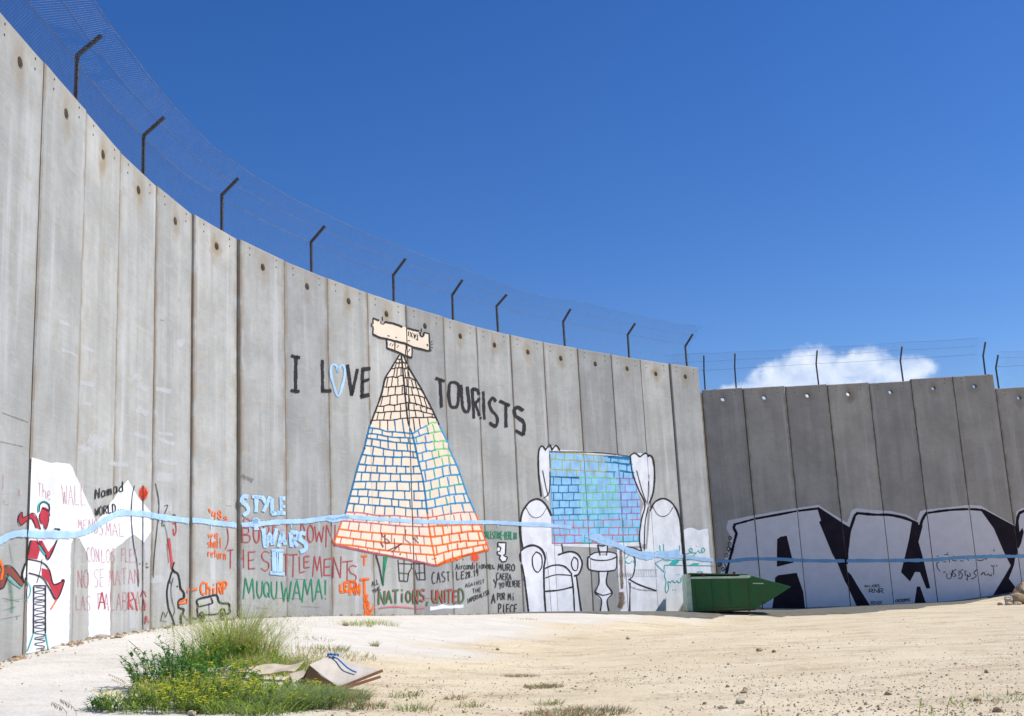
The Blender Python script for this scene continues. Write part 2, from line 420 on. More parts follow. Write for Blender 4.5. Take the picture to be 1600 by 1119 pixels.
walls = {}
def build_wall(key, name, label, pans, mat, seed):
    root = empty(name, (pans[0].o.x, pans[0].o.y, 0)); tag(root, label, 'wall')
    bpy.context.view_layer.update()
    rnd = random.Random(seed); inv = root.matrix_world.inverted()
    for i, pn in enumerate(pans):
        o = make_panel(pn, mat, root, rnd)
        o.matrix_parent_inverse = inv
        if i:
            q = pans[i-1]
            a = (q.o+q.t*(q.w/2)); a.z = 0
            z0 = pn.zb-.3; z1 = min(pn.o.z, q.o.z)-.05
            n = (q.n+pn.n).normalized(); t = (q.t+pn.t).normalized()
            off = max(q.out, pn.out)
            a = a - n*(q.out) + n*(min(q.out, pn.out)-.035)
            vv = []
            for k in range(17):
                z = z0+(z1-z0)*k/16; r1 = rnd.uniform(-.006, .008)
                vv += [tuple(a-t*.025+n*r1+Vector((0, 0, z))), tuple(a+t*.025+n*r1+Vector((0, 0, z))), tuple(a+t*.025-n*.1+Vector((0, 0, z))), tuple(a-t*.025-n*.1+Vector((0, 0, z)))]
            ff = []
            for k in range(16):
                for c in range(4): ff.append((k*4+c, k*4+(c+1) % 4, k*4+4+(c+1) % 4, k*4+4+c))
            ff += [(0, 1, 2, 3), (64, 65, 66, 67)]
            j = mesh_obj('joint_mortar', [(v[0], v[1], v[2]) for v in vv], ff, M_JOINT, root); j.matrix_parent_inverse = inv
    walls[key] = dict(root=root, pans=pans, inv=inv)
    return root
# index of panel i = between LEFT[i] and LEFT[i+1]; seam k of the photograph is LEFT[k+2]
outl = {0: 0, 1: .01, 2: .0, 3: .012, 4: .0, 5: -.01, 6: .0, 7: .045, 8: .12, 9: .105, 10: .10, 11: .09, 12: .10, 13: .085, 14: .08, 15: .085, 16: .075, 17: .07, 18: .06, 19: .045, 20: .10}
pl = []
for i in range(len(LEFT)-1):
    a, b = LEFT[i], LEFT[i+1]; pl.append(Panel(a, b, (a[2]+b[2])/2, min(a[3], b[3]), outl.get(i, 0)))
prr = []
outr = {0: -.3, 1: -.3, 2: 0, 3: .03, 4: 0, 5: .02, 6: .0, 7: .01, 8: .0, 9: .0, 10: -.01}
for i in range(len(RIGHTW)-1):
    a, b = RIGHTW[i], RIGHTW[i+1]
    zt = (a[1]+b[1])/2 if i != 9 else 7.40
    if i > 9: zt = 7.40
    prr.append(Panel((a[0], rw_y(a[0])), (b[0], rw_y(b[0])), zt, min(a[2], b[2]), outr.get(i, 0)))
for i, z in ((2, 7.985), (3, 7.955), (4, 7.93), (5, 7.90), (6, 7.865), (7, 7.93), (8, 7.93)): prr[i].o.z = z
build_wall('L', 'concrete_wall', 'long curved sunlit grey concrete barrier wall covered with graffiti', pl, M_CON, 3)
build_wall('R', 'concrete_wall', 'shaded brown grey concrete wall behind the green bin with huge white letters', prr, M_CON2, 5)

# foot strips: rough sheet lying on the ground along each wall, the right one painting its shadow
def foot(pans, wf, name, label, i0, i1, seed):
    rnd = random.Random(seed); V = []; F = []; NC = 14
    for pn in pans[i0:i1]:
        for k in range(10):
            u = -pn.w/2+pn.w*k/10; base = pn.o+pn.t*u
            ww = max(.05, wf(base.x))*(1+.3*noise.noise(Vector((base.x*.6, base.y*.6, seed)))+.12*noise.noise(Vector((base.x*3, base.y*3, seed))))
            for j in range(NC+1):
                d = -.05+ww*j/NC; q = base+pn.n*d; V.append((q.x, q.y, gz(q.x, q.y)+(.035 if j < NC else -.03)))
    for i in range(len(V)//(NC+1)-1):
        for j in range(NC): F.append((i*(NC+1)+j, i*(NC+1)+j+1, (i+1)*(NC+1)+1+j, (i+1)*(NC+1)+j))
    tag(mesh_obj(name, V, F, M_FOOT, smooth=True), label, kind='structure')
foot(prr, lambda x: 8.2*(1-sst(9.5, 17.5, x)), 'foot_strip', 'grey footing strip and painted wall shadow along the foot of the shaded wall', 0, 9, 4)
foot(pl, lambda x: 2.6*sst(-1, 2.5, x), 'foot_strip', 'narrow grey strip along the foot of the sunlit wall', 14, 21, 6)

# ------------------------------------------------------------------ paint on the walls
class Paint:
    def __init__(s, wall, lift): s.w = walls[wall]; s.lift = lift; s.V = []; s.F = []; s.E = []
    def find(s, x, y, gap=.7):
        for pn in s.w['pans']:
            a, b = pn.side(0, x, y), pn.side(1, x, y)
            # sign: to the right of the left edge and left of the right edge
            if a*pn.sg < -gap*.0 and False: pass
            if pn.sa(a) > gap and pn.sa(b) < -gap: return pn
        return None
    def stroke(s, pts, wd, smooth=True, jit=.0, closed=False, taper=False, step=2.2):
        pts = [Vector((p[0], p[1])) for p in pts]
        if closed: pts = pts+[pts[0]]
        if smooth and len(pts) > 2:
            q = []
            for i in range(len(pts)-1):
                p0 = pts[i-1] if i else pts[i]; p1 = pts[i]; p2 = pts[i+1]; p3 = pts[i+2] if i+2 < len(pts) else p2
                for k in range(6):
                    t = k/6; q.append(.5*((2*p1)+(p2-p0)*t+(2*p0-5*p1+4*p2-p3)*t*t+(3*p1-p0-3*p2+p3)*t**3))
            q.append(pts[-1]); pts = q
        res = [pts[0]]
        for a, b in zip(pts, pts[1:]):
            L = (b-a).length; n = max(1, int(L/step))
            for k in range(1, n+1): res.append(a.lerp(b, k/n))
        if jit: res = [p+Vector((random.uniform(-jit, jit), random.uniform(-jit, jit))) for p in res]
        if len(res) < 2: return
        # extend caps
        rows = []
        N = len(res); ph = random.uniform(0, 50)
        for i, p in enumerate(res):
            t = (res[min(i+1, N-1)]-res[max(i-1, 0)])
            if t.length < 1e-6: t = Vector((1, 0))
            t.normalize(); nn = Vector((-t.y, t.x)); h = wd/2*(1+random.uniform(-.07, .07)+.28*noise.noise(Vector((i*step*.09, ph, 0)))+.16*noise.noise(Vector((i*step*.4, ph, 3))))
            if taper: h *= max(.15, 1-i/N)
            rows.append([p+nn*h*u for u in (-1, -.45, .45, 1)])
        for i in range(N-1):
            mid = (res[i]+res[i+1])/2; pn = s.find(mid.x, mid.y, .45)
            if pn is None: continue
            b = len(s.V)
            for r in (rows[i], rows[i+1]):
                for c, e in zip(r, (1., .35, .35, 1.)): s.V.append(pn.pt(c.x, c.y, s.lift)); s.E.append(e)
            for c in range(3): s.F.append((b+c, b+c+1, b+5+c, b+4+c))
    def poly(s, pts, rough=0., soft=0.):
        if rough:
            q = []
            n = len(pts)
            for i in range(n):
                a = Vector(pts[i]); b = Vector(pts[(i+1) % n]); L = (b-a).length; k = max(1, int(L/5))
                for j in range(k): q.append(a.lerp(b, j/k)+Vector((random.uniform(-rough, rough), random.uniform(-rough, rough))))
            pts = q
        pts = [Vector((p[0], p[1])) for p in pts]
        for pn in s.w['pans']:
            c = pts
            for k, sgn in ((0, 1), (1, -1)):
                o = []
                if len(c) < 3: break
                ds = [sgn*pn.sa(pn.side(k, p.x, p.y))-.6 for p in c]
                for i in range(len(c)):
                    j = (i+1) % len(c)
                    if ds[i] >= 0: o.append(c[i])
                    if (ds[i] >= 0) != (ds[j] >= 0): o.append(c[i].lerp(c[j], ds[i]/(ds[i]-ds[j])))
                c = o
            if len(c) < 3: continue
            b = len(s.V)
            for p in c: s.V.append(pn.pt(p.x, p.y, s.lift)); s.E.append(0.)
            for t in tessellate_polygon([[Vector((p.x, p.y, 0)) for p in c]]):
                s.F.append((b+t[0], b+t[1], b+t[2]))
    def blob(s, x, y, r, r2=None, rings=4):
        r2 = r2 or r; n = 20; pn = s.find(x, y) 
        for i in range(rings):
            for k in range(n):
                a0, a1 = 2*math.pi*k/n, 2*math.pi*(k+1)/n; f0, f1 = i/rings, (i+1)/rings
                q = [(f0, a0), (f1, a0), (f1, a1), (f0, a1)]
                mx = x+r*(f0+f1)/2*math.cos((a0+a1)/2); my = y+r2*(f0+f1)/2*math.sin((a0+a1)/2)
                pn = s.find(mx, my, .2)
                if pn is None: continue
                b = len(s.V)
                for f, a in q: s.V.append(pn.pt(x+r*f*math.cos(a), y+r2*f*math.sin(a), s.lift)); s.E.append(f*.98)
                s.F.append((b, b+1, b+2, b+3))
    def build(s, name, mat, label=None):
        if not s.F: return
        o = mesh_obj(name, s.V, s.F, PT[mat], s.w['root'], attr={'edge': s.E}); o.matrix_parent_inverse = s.w['inv']
        if label: o['label'] = label
        return o
for key in walls:
    for pn in walls[key]['pans']:
        pn.sg = 1
        cx, cy = project(pn.o+Vector((0, 0, -4)))
        s0 = 1 if pn.side(0, cx, cy) > 0 else -1
        pn.sa = (lambda v, s0=s0: v*s0)

G = {
 'A': [[(0, 1), (.5, 0), (1, 1)], [(.2, .62), (.8, .62)]],
 'B': [[(.05, 0), (.05, 1)], [(.05, 0), (.7, .05), (.8, .25), (.6, .45), (.05, .48)], [(.05, .48), (.8, .55), (.95, .8), (.7, 1), (.05, 1)]],
 'C': [[(.95, .1), (.5, 0), (.1, .3), (.05, .7), (.4, 1), (.95, .92)]],
 'D': [[(.1, 0), (.1, 1)], [(.0, .02), (.6, .05), (.95, .4), (.8, .85), (0, 1)]],
 'E': [[(.1, 0), (.1, 1)], [(.1, .03), (.95, 0)], [(.1, .5), (.8, .47)], [(.1, 1), (.95, .97)]],
 'F': [[(.1, 0), (.1, 1)], [(.1, .02), (.95, 0)], [(.1, .48), (.8, .46)]],
 'G': [[(.9, .1), (.5, 0), (.1, .3), (.1, .75), (.5, 1), (.95, .85), (.95, .55), (.6, .55)]],
 'H': [[(.08, 0), (.05, 1)], [(.92, 0), (.95, 1)], [(.07, .5), (.93, .48)]],
 'I': [[(.5, 0), (.5, 1)]], 'J': [[(.7, 0), (.7, .8), (.4, 1), (.1, .8)]],
 'K': [[(.1, 0), (.1, 1)], [(.9, 0), (.12, .55)], [(.3, .45), (.95, 1)]],
 'L': [[(.1, 0), (.1, 1)], [(.1, 1), (.95, .95)]],
 'M': [[(0, 1), (.18, 0), (.5, .7), (.82, 0), (1, 1)]],
 'N': [[(.05, 1), (.1, 0), (.9, 1), (.95, 0)]],
 'O': [[(.5, 0), (.1, .25), (.08, .75), (.5, 1), (.92, .75), (.9, .25), (.5, 0)]],
 'P': [[(.1, 0), (.1, 1)], [(.1, .03), (.75, .05), (.9, .28), (.6, .5), (.1, .55)]],
 'Q': [[(.5, 0), (.1, .25), (.08, .75), (.5, .95), (.92, .75), (.9, .25), (.5, 0)], [(.6, .7), (1, 1.05)]],
 'R': [[(.1, 0), (.1, 1)], [(.1, .03), (.75, .05), (.9, .28), (.6, .48), (.1, .52)], [(.4, .5), (.95, 1)]],
 'S': [[(.92, .1), (.5, 0), (.12, .2), (.35, .45), (.8, .6), (.88, .85), (.5, 1), (.05, .9)]],
 'T': [[(0, .03), (1, 0)], [(.5, 0), (.5, 1)]],
 'U': [[(.08, 0), (.1, .7), (.45, 1), (.85, .8), (.92, 0)]],
 'V': [[(.02, 0), (.5, 1), (.98, 0)]],
 'W': [[(0, 0), (.25, 1), (.5, .3), (.75, 1), (1, 0)]],
 'X': [[(0, 0), (1, 1)], [(1, 0), (0, 1)]], 'Y': [[(.05, 0), (.5, .5)], [(.95, 0), (.35, 1)]],
 'Z': [[(.05, .03), (.95, 0), (.05, 1), (.95, .97)]],
 'a': [[(.8, .45), (.4, .38), (.1, .7), (.35, 1), (.8, .8)], [(.85, .4), (.88, 1)]],
 'c': [[(.9, .5), (.5, .4), (.1, .7), (.5, 1), (.9, .9)]],
 'd': [[(.85, 0), (.85, 1)], [(.85, .55), (.4, .45), (.1, .75), (.4, 1), (.85, .85)]],
 'e': [[(.1, .7), (.85, .65), (.7, .42), (.3, .42), (.1, .75), (.4, 1), (.9, .92)]],
 'h': [[(.12, 0), (.12, 1)], [(.12, .6), (.5, .42), (.85, .6), (.88, 1)]],
 'i': [[(.5, .42), (.5, 1)], [(.5, .12), (.5, .2)]],
 'l': [[(.5, 0), (.5, 1)]],
 'm': [[(.05, .4), (.08, 1)], [(.08, .55), (.3, .42), (.48, .55), (.5, 1)], [(.5, .55), (.75, .42), (.92, .55), (.95, 1)]],
 'n': [[(.1, .4), (.12, 1)], [(.12, .58), (.5, .42), (.85, .6), (.88, 1)]],
 'o': [[(.5, .4), (.1, .6), (.2, .92), (.5, 1), (.88, .85), (.85, .5), (.5, .4)]],
 'r': [[(.15, .4), (.18, 1)], [(.18, .62), (.5, .42), (.9, .45)]],
 's': [[(.88, .48), (.45, .4), (.15, .55), (.8, .78), (.7, .98), (.1, .95)]],
 't': [[(.5, .05), (.5, 1)], [(.1, .38), (.9, .35)]],
 'u': [[(.1, .4), (.12, .85), (.45, 1), (.85, .85)], [(.88, .4), (.9, 1)]],
 'w': [[(0, .4), (.25, 1), (.5, .5), (.75, 1), (1, .4)]],
 'x': [[(.1, .4), (.9, 1)], [(.9, .4), (.1, 1)]],
 '.': [[(.4, .93), (.6, 1)]], ',': [[(.6, .85), (.3, 1.2)]], "'": [[(.4, -.05), (.6, .25)]], '-': [[(.1, .55), (.9, .5)]],
 '!': [[(.5, 0), (.45, .75)], [(.45, .92), (.46, 1)]],
 '0': [[(.5, 0), (.1, .3), (.1, .7), (.5, 1), (.9, .7), (.9, .3), (.5, 0)]],
 '1': [[(.2, .25), (.55, 0), (.55, 1)]], '2': [[(.1, .2), (.5, 0), (.9, .25), (.1, 1), (.95, .95)]],
 '3': [[(.1, .05), (.8, .05), (.4, .4), (.9, .7), (.5, 1), (.05, .9)]],
 '4': [[(.3, 0), (.1, .55), (.9, .5)], [(.75, .1), (.7, 1)]],
 '8': [[(.5, .48), (.15, .25), (.5, 0), (.85, .25), (.5, .48), (.1, .75), (.5, 1), (.9, .75), (.5, .48)]],
 '9': [[(.85, .3), (.4, .5), (.15, .25), (.5, 0), (.85, .25), (.8, 1)]],
}
ROUND = set('BCDGJOPQRSU0238o9acdehmnrsu')
def glyph(pt, ch, q, wd, jit=.0):
    """q = four corners tl, tr, br, bl in px"""
    tl, tr, br, bl = [Vector(p) for p in q]
    for st in G.get(ch, []):
        pts = []
        for u, v in st:
            u += random.uniform(-.03, .03); v += random.uniform(-.02, .02)
            a = tl.lerp(tr, u); b = bl.lerp(br, u); pts.append(a.lerp(b, v))
        pt.stroke(pts, wd, smooth=(ch in ROUND), jit=jit)
def box(pt, ch, x0, y0, x1, y1, wd, f=lambda x, y: (x, y), jit=0):
    glyph(pt, ch, [f(x0, y0), f(x1, y0), f(x1, y1), f(x0, y1)], wd, jit)
def text(pt, s, tl, tr, br, bl, wd, sp=.28, jit=.15):
    tl, tr, br, bl = [Vector(p) for p in (tl, tr, br, bl)]; n = len(s); tot = n*(1+sp)-sp; x = 0
    for ch in s:
        u0, u1 = x/tot, (x+(1 if ch not in "Ii.,'!l" else .9))/tot
        d = random.uniform(-.05, .05)
        glyph(pt, ch, [tl.lerp(tr, u0)+(bl-tl)*d, tl.lerp(tr, u1)+(bl-tl)*d, bl.lerp(br, u1), bl.lerp(br, u0)], wd, jit)
        x += 1+sp
def T(x0, y0, s):
    return lambda x, y: (x0+x/s, y0+y/s)
def M(f, pts): return [f(*p) for p in pts]

L1, L2, L3, L4, L5, L6 = .003, .006, .009, .012, .015, .018
def layer(name, mat, lift, fn, label=None, wall='L'):
    p = Paint(wall, lift); fn(p); return p.build(name, mat, label)

# --- left white patches
zA = T(0, 700, 3.107)
def f(p):
    p.poly(M(zA, [(145, 45), (200, 58), (240, 72), (290, 70), (335, 78), (352, 95), (385, 170), (430, 270), (467, 355), (500, 322), (540, 262), (575, 212), (622, 155), (665, 230), (715, 290), (738, 315), (738, 400), (700, 460), (650, 420), (620, 440), (535, 510), (535, 915), (520, 905), (470, 905), (430, 935), (425, 520), (385, 440), (357, 436), (345, 465), (335, 948), (240, 975), (128, 1000)]), .5)
layer('painted_patch', 'white', L1, f, 'white painted patch with two peaks behind the running figure')
def f(p):
    p.poly(M(zA, [(628, 440), (656, 420), (655, 875), (628, 880)]), .6)
    p.poly(M(zA, [(700, 460), (736, 402), (730, 540), (705, 560)]), .8)
    for x, y, w_, h_ in ((102, 782-560, 1, 1),): pass
layer('painted_patch', 'white_thin', L1, f, 'faint white painted strip')
random.seed(11)
def f(p):
    for (x, y, l, h, r) in [(100, 505, 16, 9, .5), (108, 552, 26, 8, .4), (136, 545, 20, 8, .4), (135, 600, 22, 14, .2), (135, 632, 14, 10, .2), (222, 605, 20, 14, .5), (222, 643, 20, 16, .5), (220, 680, 22, 10, .3), (222, 712, 22, 14, .3), (255, 610, 24, 12, .2), (260, 690, 26, 10, .3), (258, 678, 24, 8, .1), (262, 722, 28, 10, .2), (258, 745, 26, 26, .1), (258, 790, 22, 26, .2), (133, 700, 12, 30, 1.2), (284, 535, 10, 24, 1.1), (215, 590, 10, 22, -1.0), (185, 725, 30, 12, .1), (150, 690, 26, 30, .3), (246, 905, 12, 30, 1.5)]:
        c, s_ = math.cos(r), math.sin(r)
        p.stroke([(x-l*.5*c, y-l*.5*s_), (x, y+random.uniform(-2, 2)), (x+l*.5*c, y+l*.5*s_)], h*.8, True)
layer('painted_smears', 'white_thin', L1, f, 'faint milky brush smears')
def f(p):
    for a, b, h in (((3, 645), (44, 660), 3), ((0, 690), (36, 698), 2), ((375, 742), (395, 752), 8), ((5, 935), (30, 940), 2), ((2, 968), (32, 962), 2)):
        p.stroke([a, b], h)
    p.stroke(M(zA, [(80, 820), (82, 835)]), 3)
    for x, y, l in ((352, 790, 10), (356, 815, 10), (250, 500, 6), (460, 905, 20), (470, 948, 30), (400, 950, 20), (430, 935, 40), (660, 935, 20)): p.stroke([(x, y), (x+l, y+1)], 1.6)
layer('grime_marks', 'stain', L1, f)
# --- running figure and ladder
def f(p):
    p.poly(M(zA, [(206, 286), (222, 288), (236, 298), (237, 318), (242, 328), (236, 334), (238, 350), (230, 372), (224, 394), (214, 376), (200, 366), (193, 345), (194, 318)]))
    p.poly(M(zA, [(108, 312), (114, 338), (160, 316), (182, 344), (198, 396), (176, 388), (152, 342), (104, 374), (90, 352), (95, 325)]))
    p.poly(M(zA, [(150, 448), (207, 450), (182, 540), (133, 535)]))
    p.poly(M(zA, [(180, 455), (205, 450), (236, 505), (278, 447), (240, 540), (220, 520)]))
    p.poly(M(zA, [(203, 583), (238, 592), (262, 662), (310, 643), (312, 655), (276, 742), (236, 655), (203, 620)]))
layer('painted_figure', 'red_fill', L3, f, 'red running figure with green and black outlines')
def f(p): p.poly(M(zA, [(0, 600), (20, 572), (62, 580), (118, 655), (108, 676), (50, 615), (20, 680), (0, 684)]))
layer('painted_figure_foot', 'maroon', L3, f, 'dark red trailing leg')
def f(p): p.poly(M(zA, [(135, 540), (205, 556), (203, 620), (140, 606), (112, 640), (106, 610)]))
layer('painted_figure_shorts', 'lilac_halo', L2, f, 'pale shorts of running figure')
def f(p):
    S = lambda pts, w_=1.6: p.stroke(M(zA, pts), w_)
    S([(190, 310), (195, 275), (215, 262), (238, 276), (240, 305), (225, 300), (205, 290)], 2); S([(238, 300), (242, 328), (236, 334), (238, 350), (224, 394), (212, 376)], 1.3); S([(194, 318), (193, 345), (202, 368)], 1.2)
    S([(198, 396), (182, 344), (160, 316), (114, 338), (108, 312), (95, 325), (90, 352), (104, 374), (152, 342), (176, 388)], 1.5)
    S([(150, 448), (133, 535), (110, 610), (118, 655)], 2.4); S([(180, 455), (215, 500), (236, 540), (278, 447)], 2.2)
    S([(135, 540), (205, 556), (240, 592), (262, 662), (310, 643)], 2); S([(140, 606), (203, 628), (240, 680), (276, 735), (312, 650), (300, 640)], 2)
    S([(20, 572), (62, 580), (118, 655)], 1.6); S([(0, 684), (22, 672), (40, 610)], 2)
    for q in ([(165, 668), (222, 668)], [(165, 668), (164, 900)], [(222, 668), (222, 900)]): S(q, 1.8)
    S([(205, 540), (195, 600), (180, 655)], 1); S([(265, 392), (288, 395), (288, 402)], 2.5)
layer('painted_outline', 'black', L4, f, 'black outlines of running figure and ladder')
def f(p):
    S = lambda pts, w_=1.6: p.stroke(M(zA, pts), w_)
    S([(186, 312), (190, 272), (215, 258), (242, 276)], 2.2); S([(164, 900), (135, 985)], 1.8); S([(222, 900), (238, 990)], 1.8); S([(127, 640), (150, 680), (140, 725), (118, 740)], 1.6)
    S([(190, 470), (205, 500), (222, 520)], 3); S([(30, 620), (60, 650), (105, 680)], 2.4); S([(130, 985), (145, 960)], 1.6)
layer('painted_outline', 'teal', L4, f, 'green outlines of running figure')
def f(p):
    S = lambda pts, w_=1.6: p.stroke(M(zA, pts), w_)
    y = 676; pts = []
    for i in range(11):
        pts += [(173, y), (214, y+6), (212, y+14), (176, y+20)]; y += 28
    S(pts, 1.5)
    for yy in (745, 850, 930): S([(170, yy), (218, yy-8)], 1.2)
layer('painted_scribble', 'black_thin', L3, f, 'scribbled rungs inside the ladder')
def f(p):
    p.stroke(M(zA, [(276, 735), (265, 755), (248, 782)]), 2.6); p.stroke(M(zA, [(0, 545), (14, 590), (6, 640)]), 4)
layer('painted_flick', 'orange', L4, f, 'orange flicks by the running figure')
def f(p):
    p.stroke(M(zA, [(45, 640), (60, 760), (55, 800)]), 7); p.stroke(M(zA, [(15, 790), (80, 770)]), 2); p.stroke(M(zA, [(20, 745), (120, 730)]), 2); p.stroke(M(zA, [(45, 465), (60, 560)]), 2)
layer('painted_spray', 'greenspray', L2, f)
# faint red words
def f(p):
    text(p, 'The', zA(185, 170), zA(245, 185), zA(248, 255), zA(185, 230), 1.3)
    text(p, 'WALL', zA(300, 180), zA(415, 180), zA(415, 280), zA(305, 275), 1.2)
    text(p, 'MENOS', zA(378, 345), zA(505, 350), zA(500, 425), zA(380, 390), 1.3); text(p, 'MAL', zA(515, 360), zA(600, 365), zA(605, 430), zA(515, 425), 1.3)
    text(p, 'CON', zA(420, 480), zA(480, 490), zA(485, 555), zA(425, 550), 1.3); text(p, 'LOS', zA(492, 490), zA(560, 490), zA(560, 555), zA(492, 558), 1.3); text(p, 'FLES', zA(590, 485), zA(665, 490), zA(665, 560), zA(590, 550), 1.3)
    text(p, 'NO', zA(378, 590), zA(430, 590), zA(432, 680), zA(380, 680), 1.5); text(p, 'SE', zA(457, 590), zA(507, 590), zA(507, 672), zA(457, 675), 1.3); text(p, 'MATAN', zA(530, 590), zA(675, 585), zA(680, 655), zA(530, 670), 1.3)
    text(p, 'LAS', zA(370, 715), zA(440, 720), zA(440, 790), zA(370, 785), 1.3); text(p, 'PALABRAS', zA(475, 705), zA(712, 695), zA(712, 785), zA(475, 790), 1.4)
    text(p, 'R.', zA(705, 815), zA(740, 815), zA(740, 860), zA(705, 860), 1.2)
    p.stroke([(6, 740), (5, 765)], 1.2); p.stroke([(30, 765), (31, 775)], 1.4); p.stroke(M(zA, [(20, 250), (25, 275), (45, 270)]), 1)
layer('painted_lettering', 'red_faint', L3, f, 'faint red handwritten lines of words')
def f(p):
    for q in ([(495, 700), (480, 780)], [(497, 700), (512, 780)], [(485, 750), (508, 748)], [(625, 700), (625, 785)], [(640, 700), (650, 730), (628, 745), (645, 785)], [(655, 730), (668, 790)]): p.stroke(M(zA, q), 2)
    p.stroke(M(zA, [(690, 790), (697, 730), (705, 790)]), 1.4)
layer('painted_lettering', 'red', L3, f)
# NAMAD WORLD
z3 = T(0, 560, 4)
def f(p):
    text(p, 'Namad', z3(596, 815), z3(772, 765), z3(772, 830), z3(596, 880), 1.7)
    text(p, 'WORLD', z3(596, 935), z3(722, 905), z3(725, 960), z3(596, 985), 1.5)
    for x in (738, 752, 768): p.stroke([z3(x, 945), z3(x+4, 947)], 1.8)
layer('painted_lettering', 'black', L4, f, 'black words NaMad WORLD')
# reed and arcs
z5 = T(200, 740, 4.304)
def f(p):
    S = lambda pts, w_=1.4: p.stroke(M(z5, pts), w_)
    S([(46, 80), (30, 150), (24, 300), (40, 480), (62, 600), (72, 760)]); S([(102, 80), (102, 250), (101, 700), (102, 1050)]); S([(186, 65), (208, 180), (206, 280), (178, 560), (172, 700)])
    S([(245, 220), (268, 215), (240, 290), (230, 350), (250, 345)], 1.2); S([(300, 280), (318, 280), (322, 340)]); S([(240, 330), (262, 400), (270, 500)], .9); S([(77, 606), (84, 606)], 2.4); S([(122, 608), (132, 604)], 1.6); S([(122, 626), (138, 632)], 2)
    S([(222, 990), (238, 930), (255, 965), (268, 925)], 1.2); S([(222, 990), (262, 996)], 1)
layer('painted_outline', 'black_thin', L4, f, 'thin black reeds and arcs')
def f(p):
    p.poly(M(z5, [(102, 78), (136, 130), (103, 192), (76, 132)])); p.blob(*z5(104, 132), 9, 13)
layer('painted_bud', 'redspray', L3, f, 'orange red sprayed bud on a thin black reed')
def f(p):
    S = lambda pts, w_=1.4: p.stroke(M(z5, pts), w_)
    S([(275, 435), (285, 520), (295, 600), (296, 640)], 5); S([(300, 335), (320, 340), (325, 385), (312, 415), (305, 370)], 2.4); S([(262, 470), (275, 600)], 1); S([(101, 780), (85, 830), (103, 790), (125, 830)], 1.3); S([(90, 915), (118, 915)], 1.3)
    S([(118, 960), (115, 1010), (122, 960), (130, 985), (145, 1000)], 1.3)
layer('painted_feather', 'red', L3, f, 'dull red feather above the outlined head')
def f(p):
    S = lambda pts, w_=2.4: p.stroke(M(z5, pts), w_)
    S([(312, 595), (300, 640), (318, 660), (300, 655), (285, 700), (272, 740), (264, 800), (268, 860), (276, 910), (300, 970), (318, 1030)]); S([(300, 640), (312, 660), (335, 672), (348, 715), (355, 770), (376, 800), (376, 835), (346, 850), (340, 890), (350, 905), (375, 912), (372, 935), (357, 960), (360, 1020)], 3)
    S([(365, 940), (385, 965), (405, 990)], 1.4); S([(290, 690), (283, 720), (290, 740)], 1.2); S([(330, 755), (336, 762)], 2.6); S([(305, 700), (290, 780), (300, 860), (315, 920), (300, 970)], .9)
layer('painted_head', 'black', L4, f, 'black outlined face in profile beside the joint')
def f(p):
    S = lambda pts, w_=2.4: p.stroke(M(z5, pts), w_)
    S([(472, 962), (468, 920), (470, 885), (464, 858), (480, 842), (540, 828), (595, 818), (612, 858), (632, 872), (678, 876), (684, 905), (684, 938), (656, 944)], 3)
    S([(514, 948), (570, 948), (620, 940)], 2.6); S([(478, 895), (520, 885), (568, 872), (570, 862), (560, 834)], 2); S([(436, 970), (460, 975), (478, 950)], 2.6); S([(545, 868), (548, 945)], .8)
    for cx, cy, rx, ry in ((498, 962, 15, 30), (637, 945, 17, 35)):
        for k, wd in ((1, 2.8), (.35, 1.6)): S([(cx+rx*k*math.cos(a*math.pi/6), cy+ry*k*math.sin(a*math.pi/6)) for a in range(13)], wd)
layer('painted_car', 'black', L4, f, 'black outline drawing of a small car')
def f(p):
    b = lambda c, x0, y0, x1, y1, w_: box(p, c, x0, y0, x1, y1, w_, z5)
    p.stroke(M(z5, [(546, 235), (556, 262)]), 3.2); b('4', 562, 252, 598, 305, 2.0); b('8', 602, 250, 632, 306, 2.0); b('s', 640, 270, 672, 318, 1.8)
    text(p, 'we', z5(541, 385), z5(610, 385), z5(610, 432), z5(541, 432), 1.5); text(p, 'shall', z5(537, 437), z5(632, 428), z5(632, 502), z5(537, 495), 1.5); text(p, 'return', z5(538, 505), z5(660, 515), z5(660, 578), z5(538, 555), 1.5)
layer('painted_lettering', 'orange', L4, f, "orange words '48 we shall return")
def f(p): p.stroke(M(z5, [(668, 365), (676, 420), (672, 470), (656, 510)]), 1.6)
layer('painted_lettering', 'red', L4, f)
def f(p):
    text(p, 'ChiRP', z5(490, 735), z5(668, 728), z5(668, 808), z5(490, 812), 3.0, .2)
    p.stroke(M(z5, [(402, 800), (410, 780), (440, 782), (470, 774)]), 3); p.stroke(M(z5, [(345, 880), (350, 862), (375, 850), (398, 840), (400, 870)]), 2.6); p.stroke(M(z5, [(348, 875), (398, 868)]), 2.6)
layer('painted_lettering', 'orange', L5, f, 'orange word ChiRP')
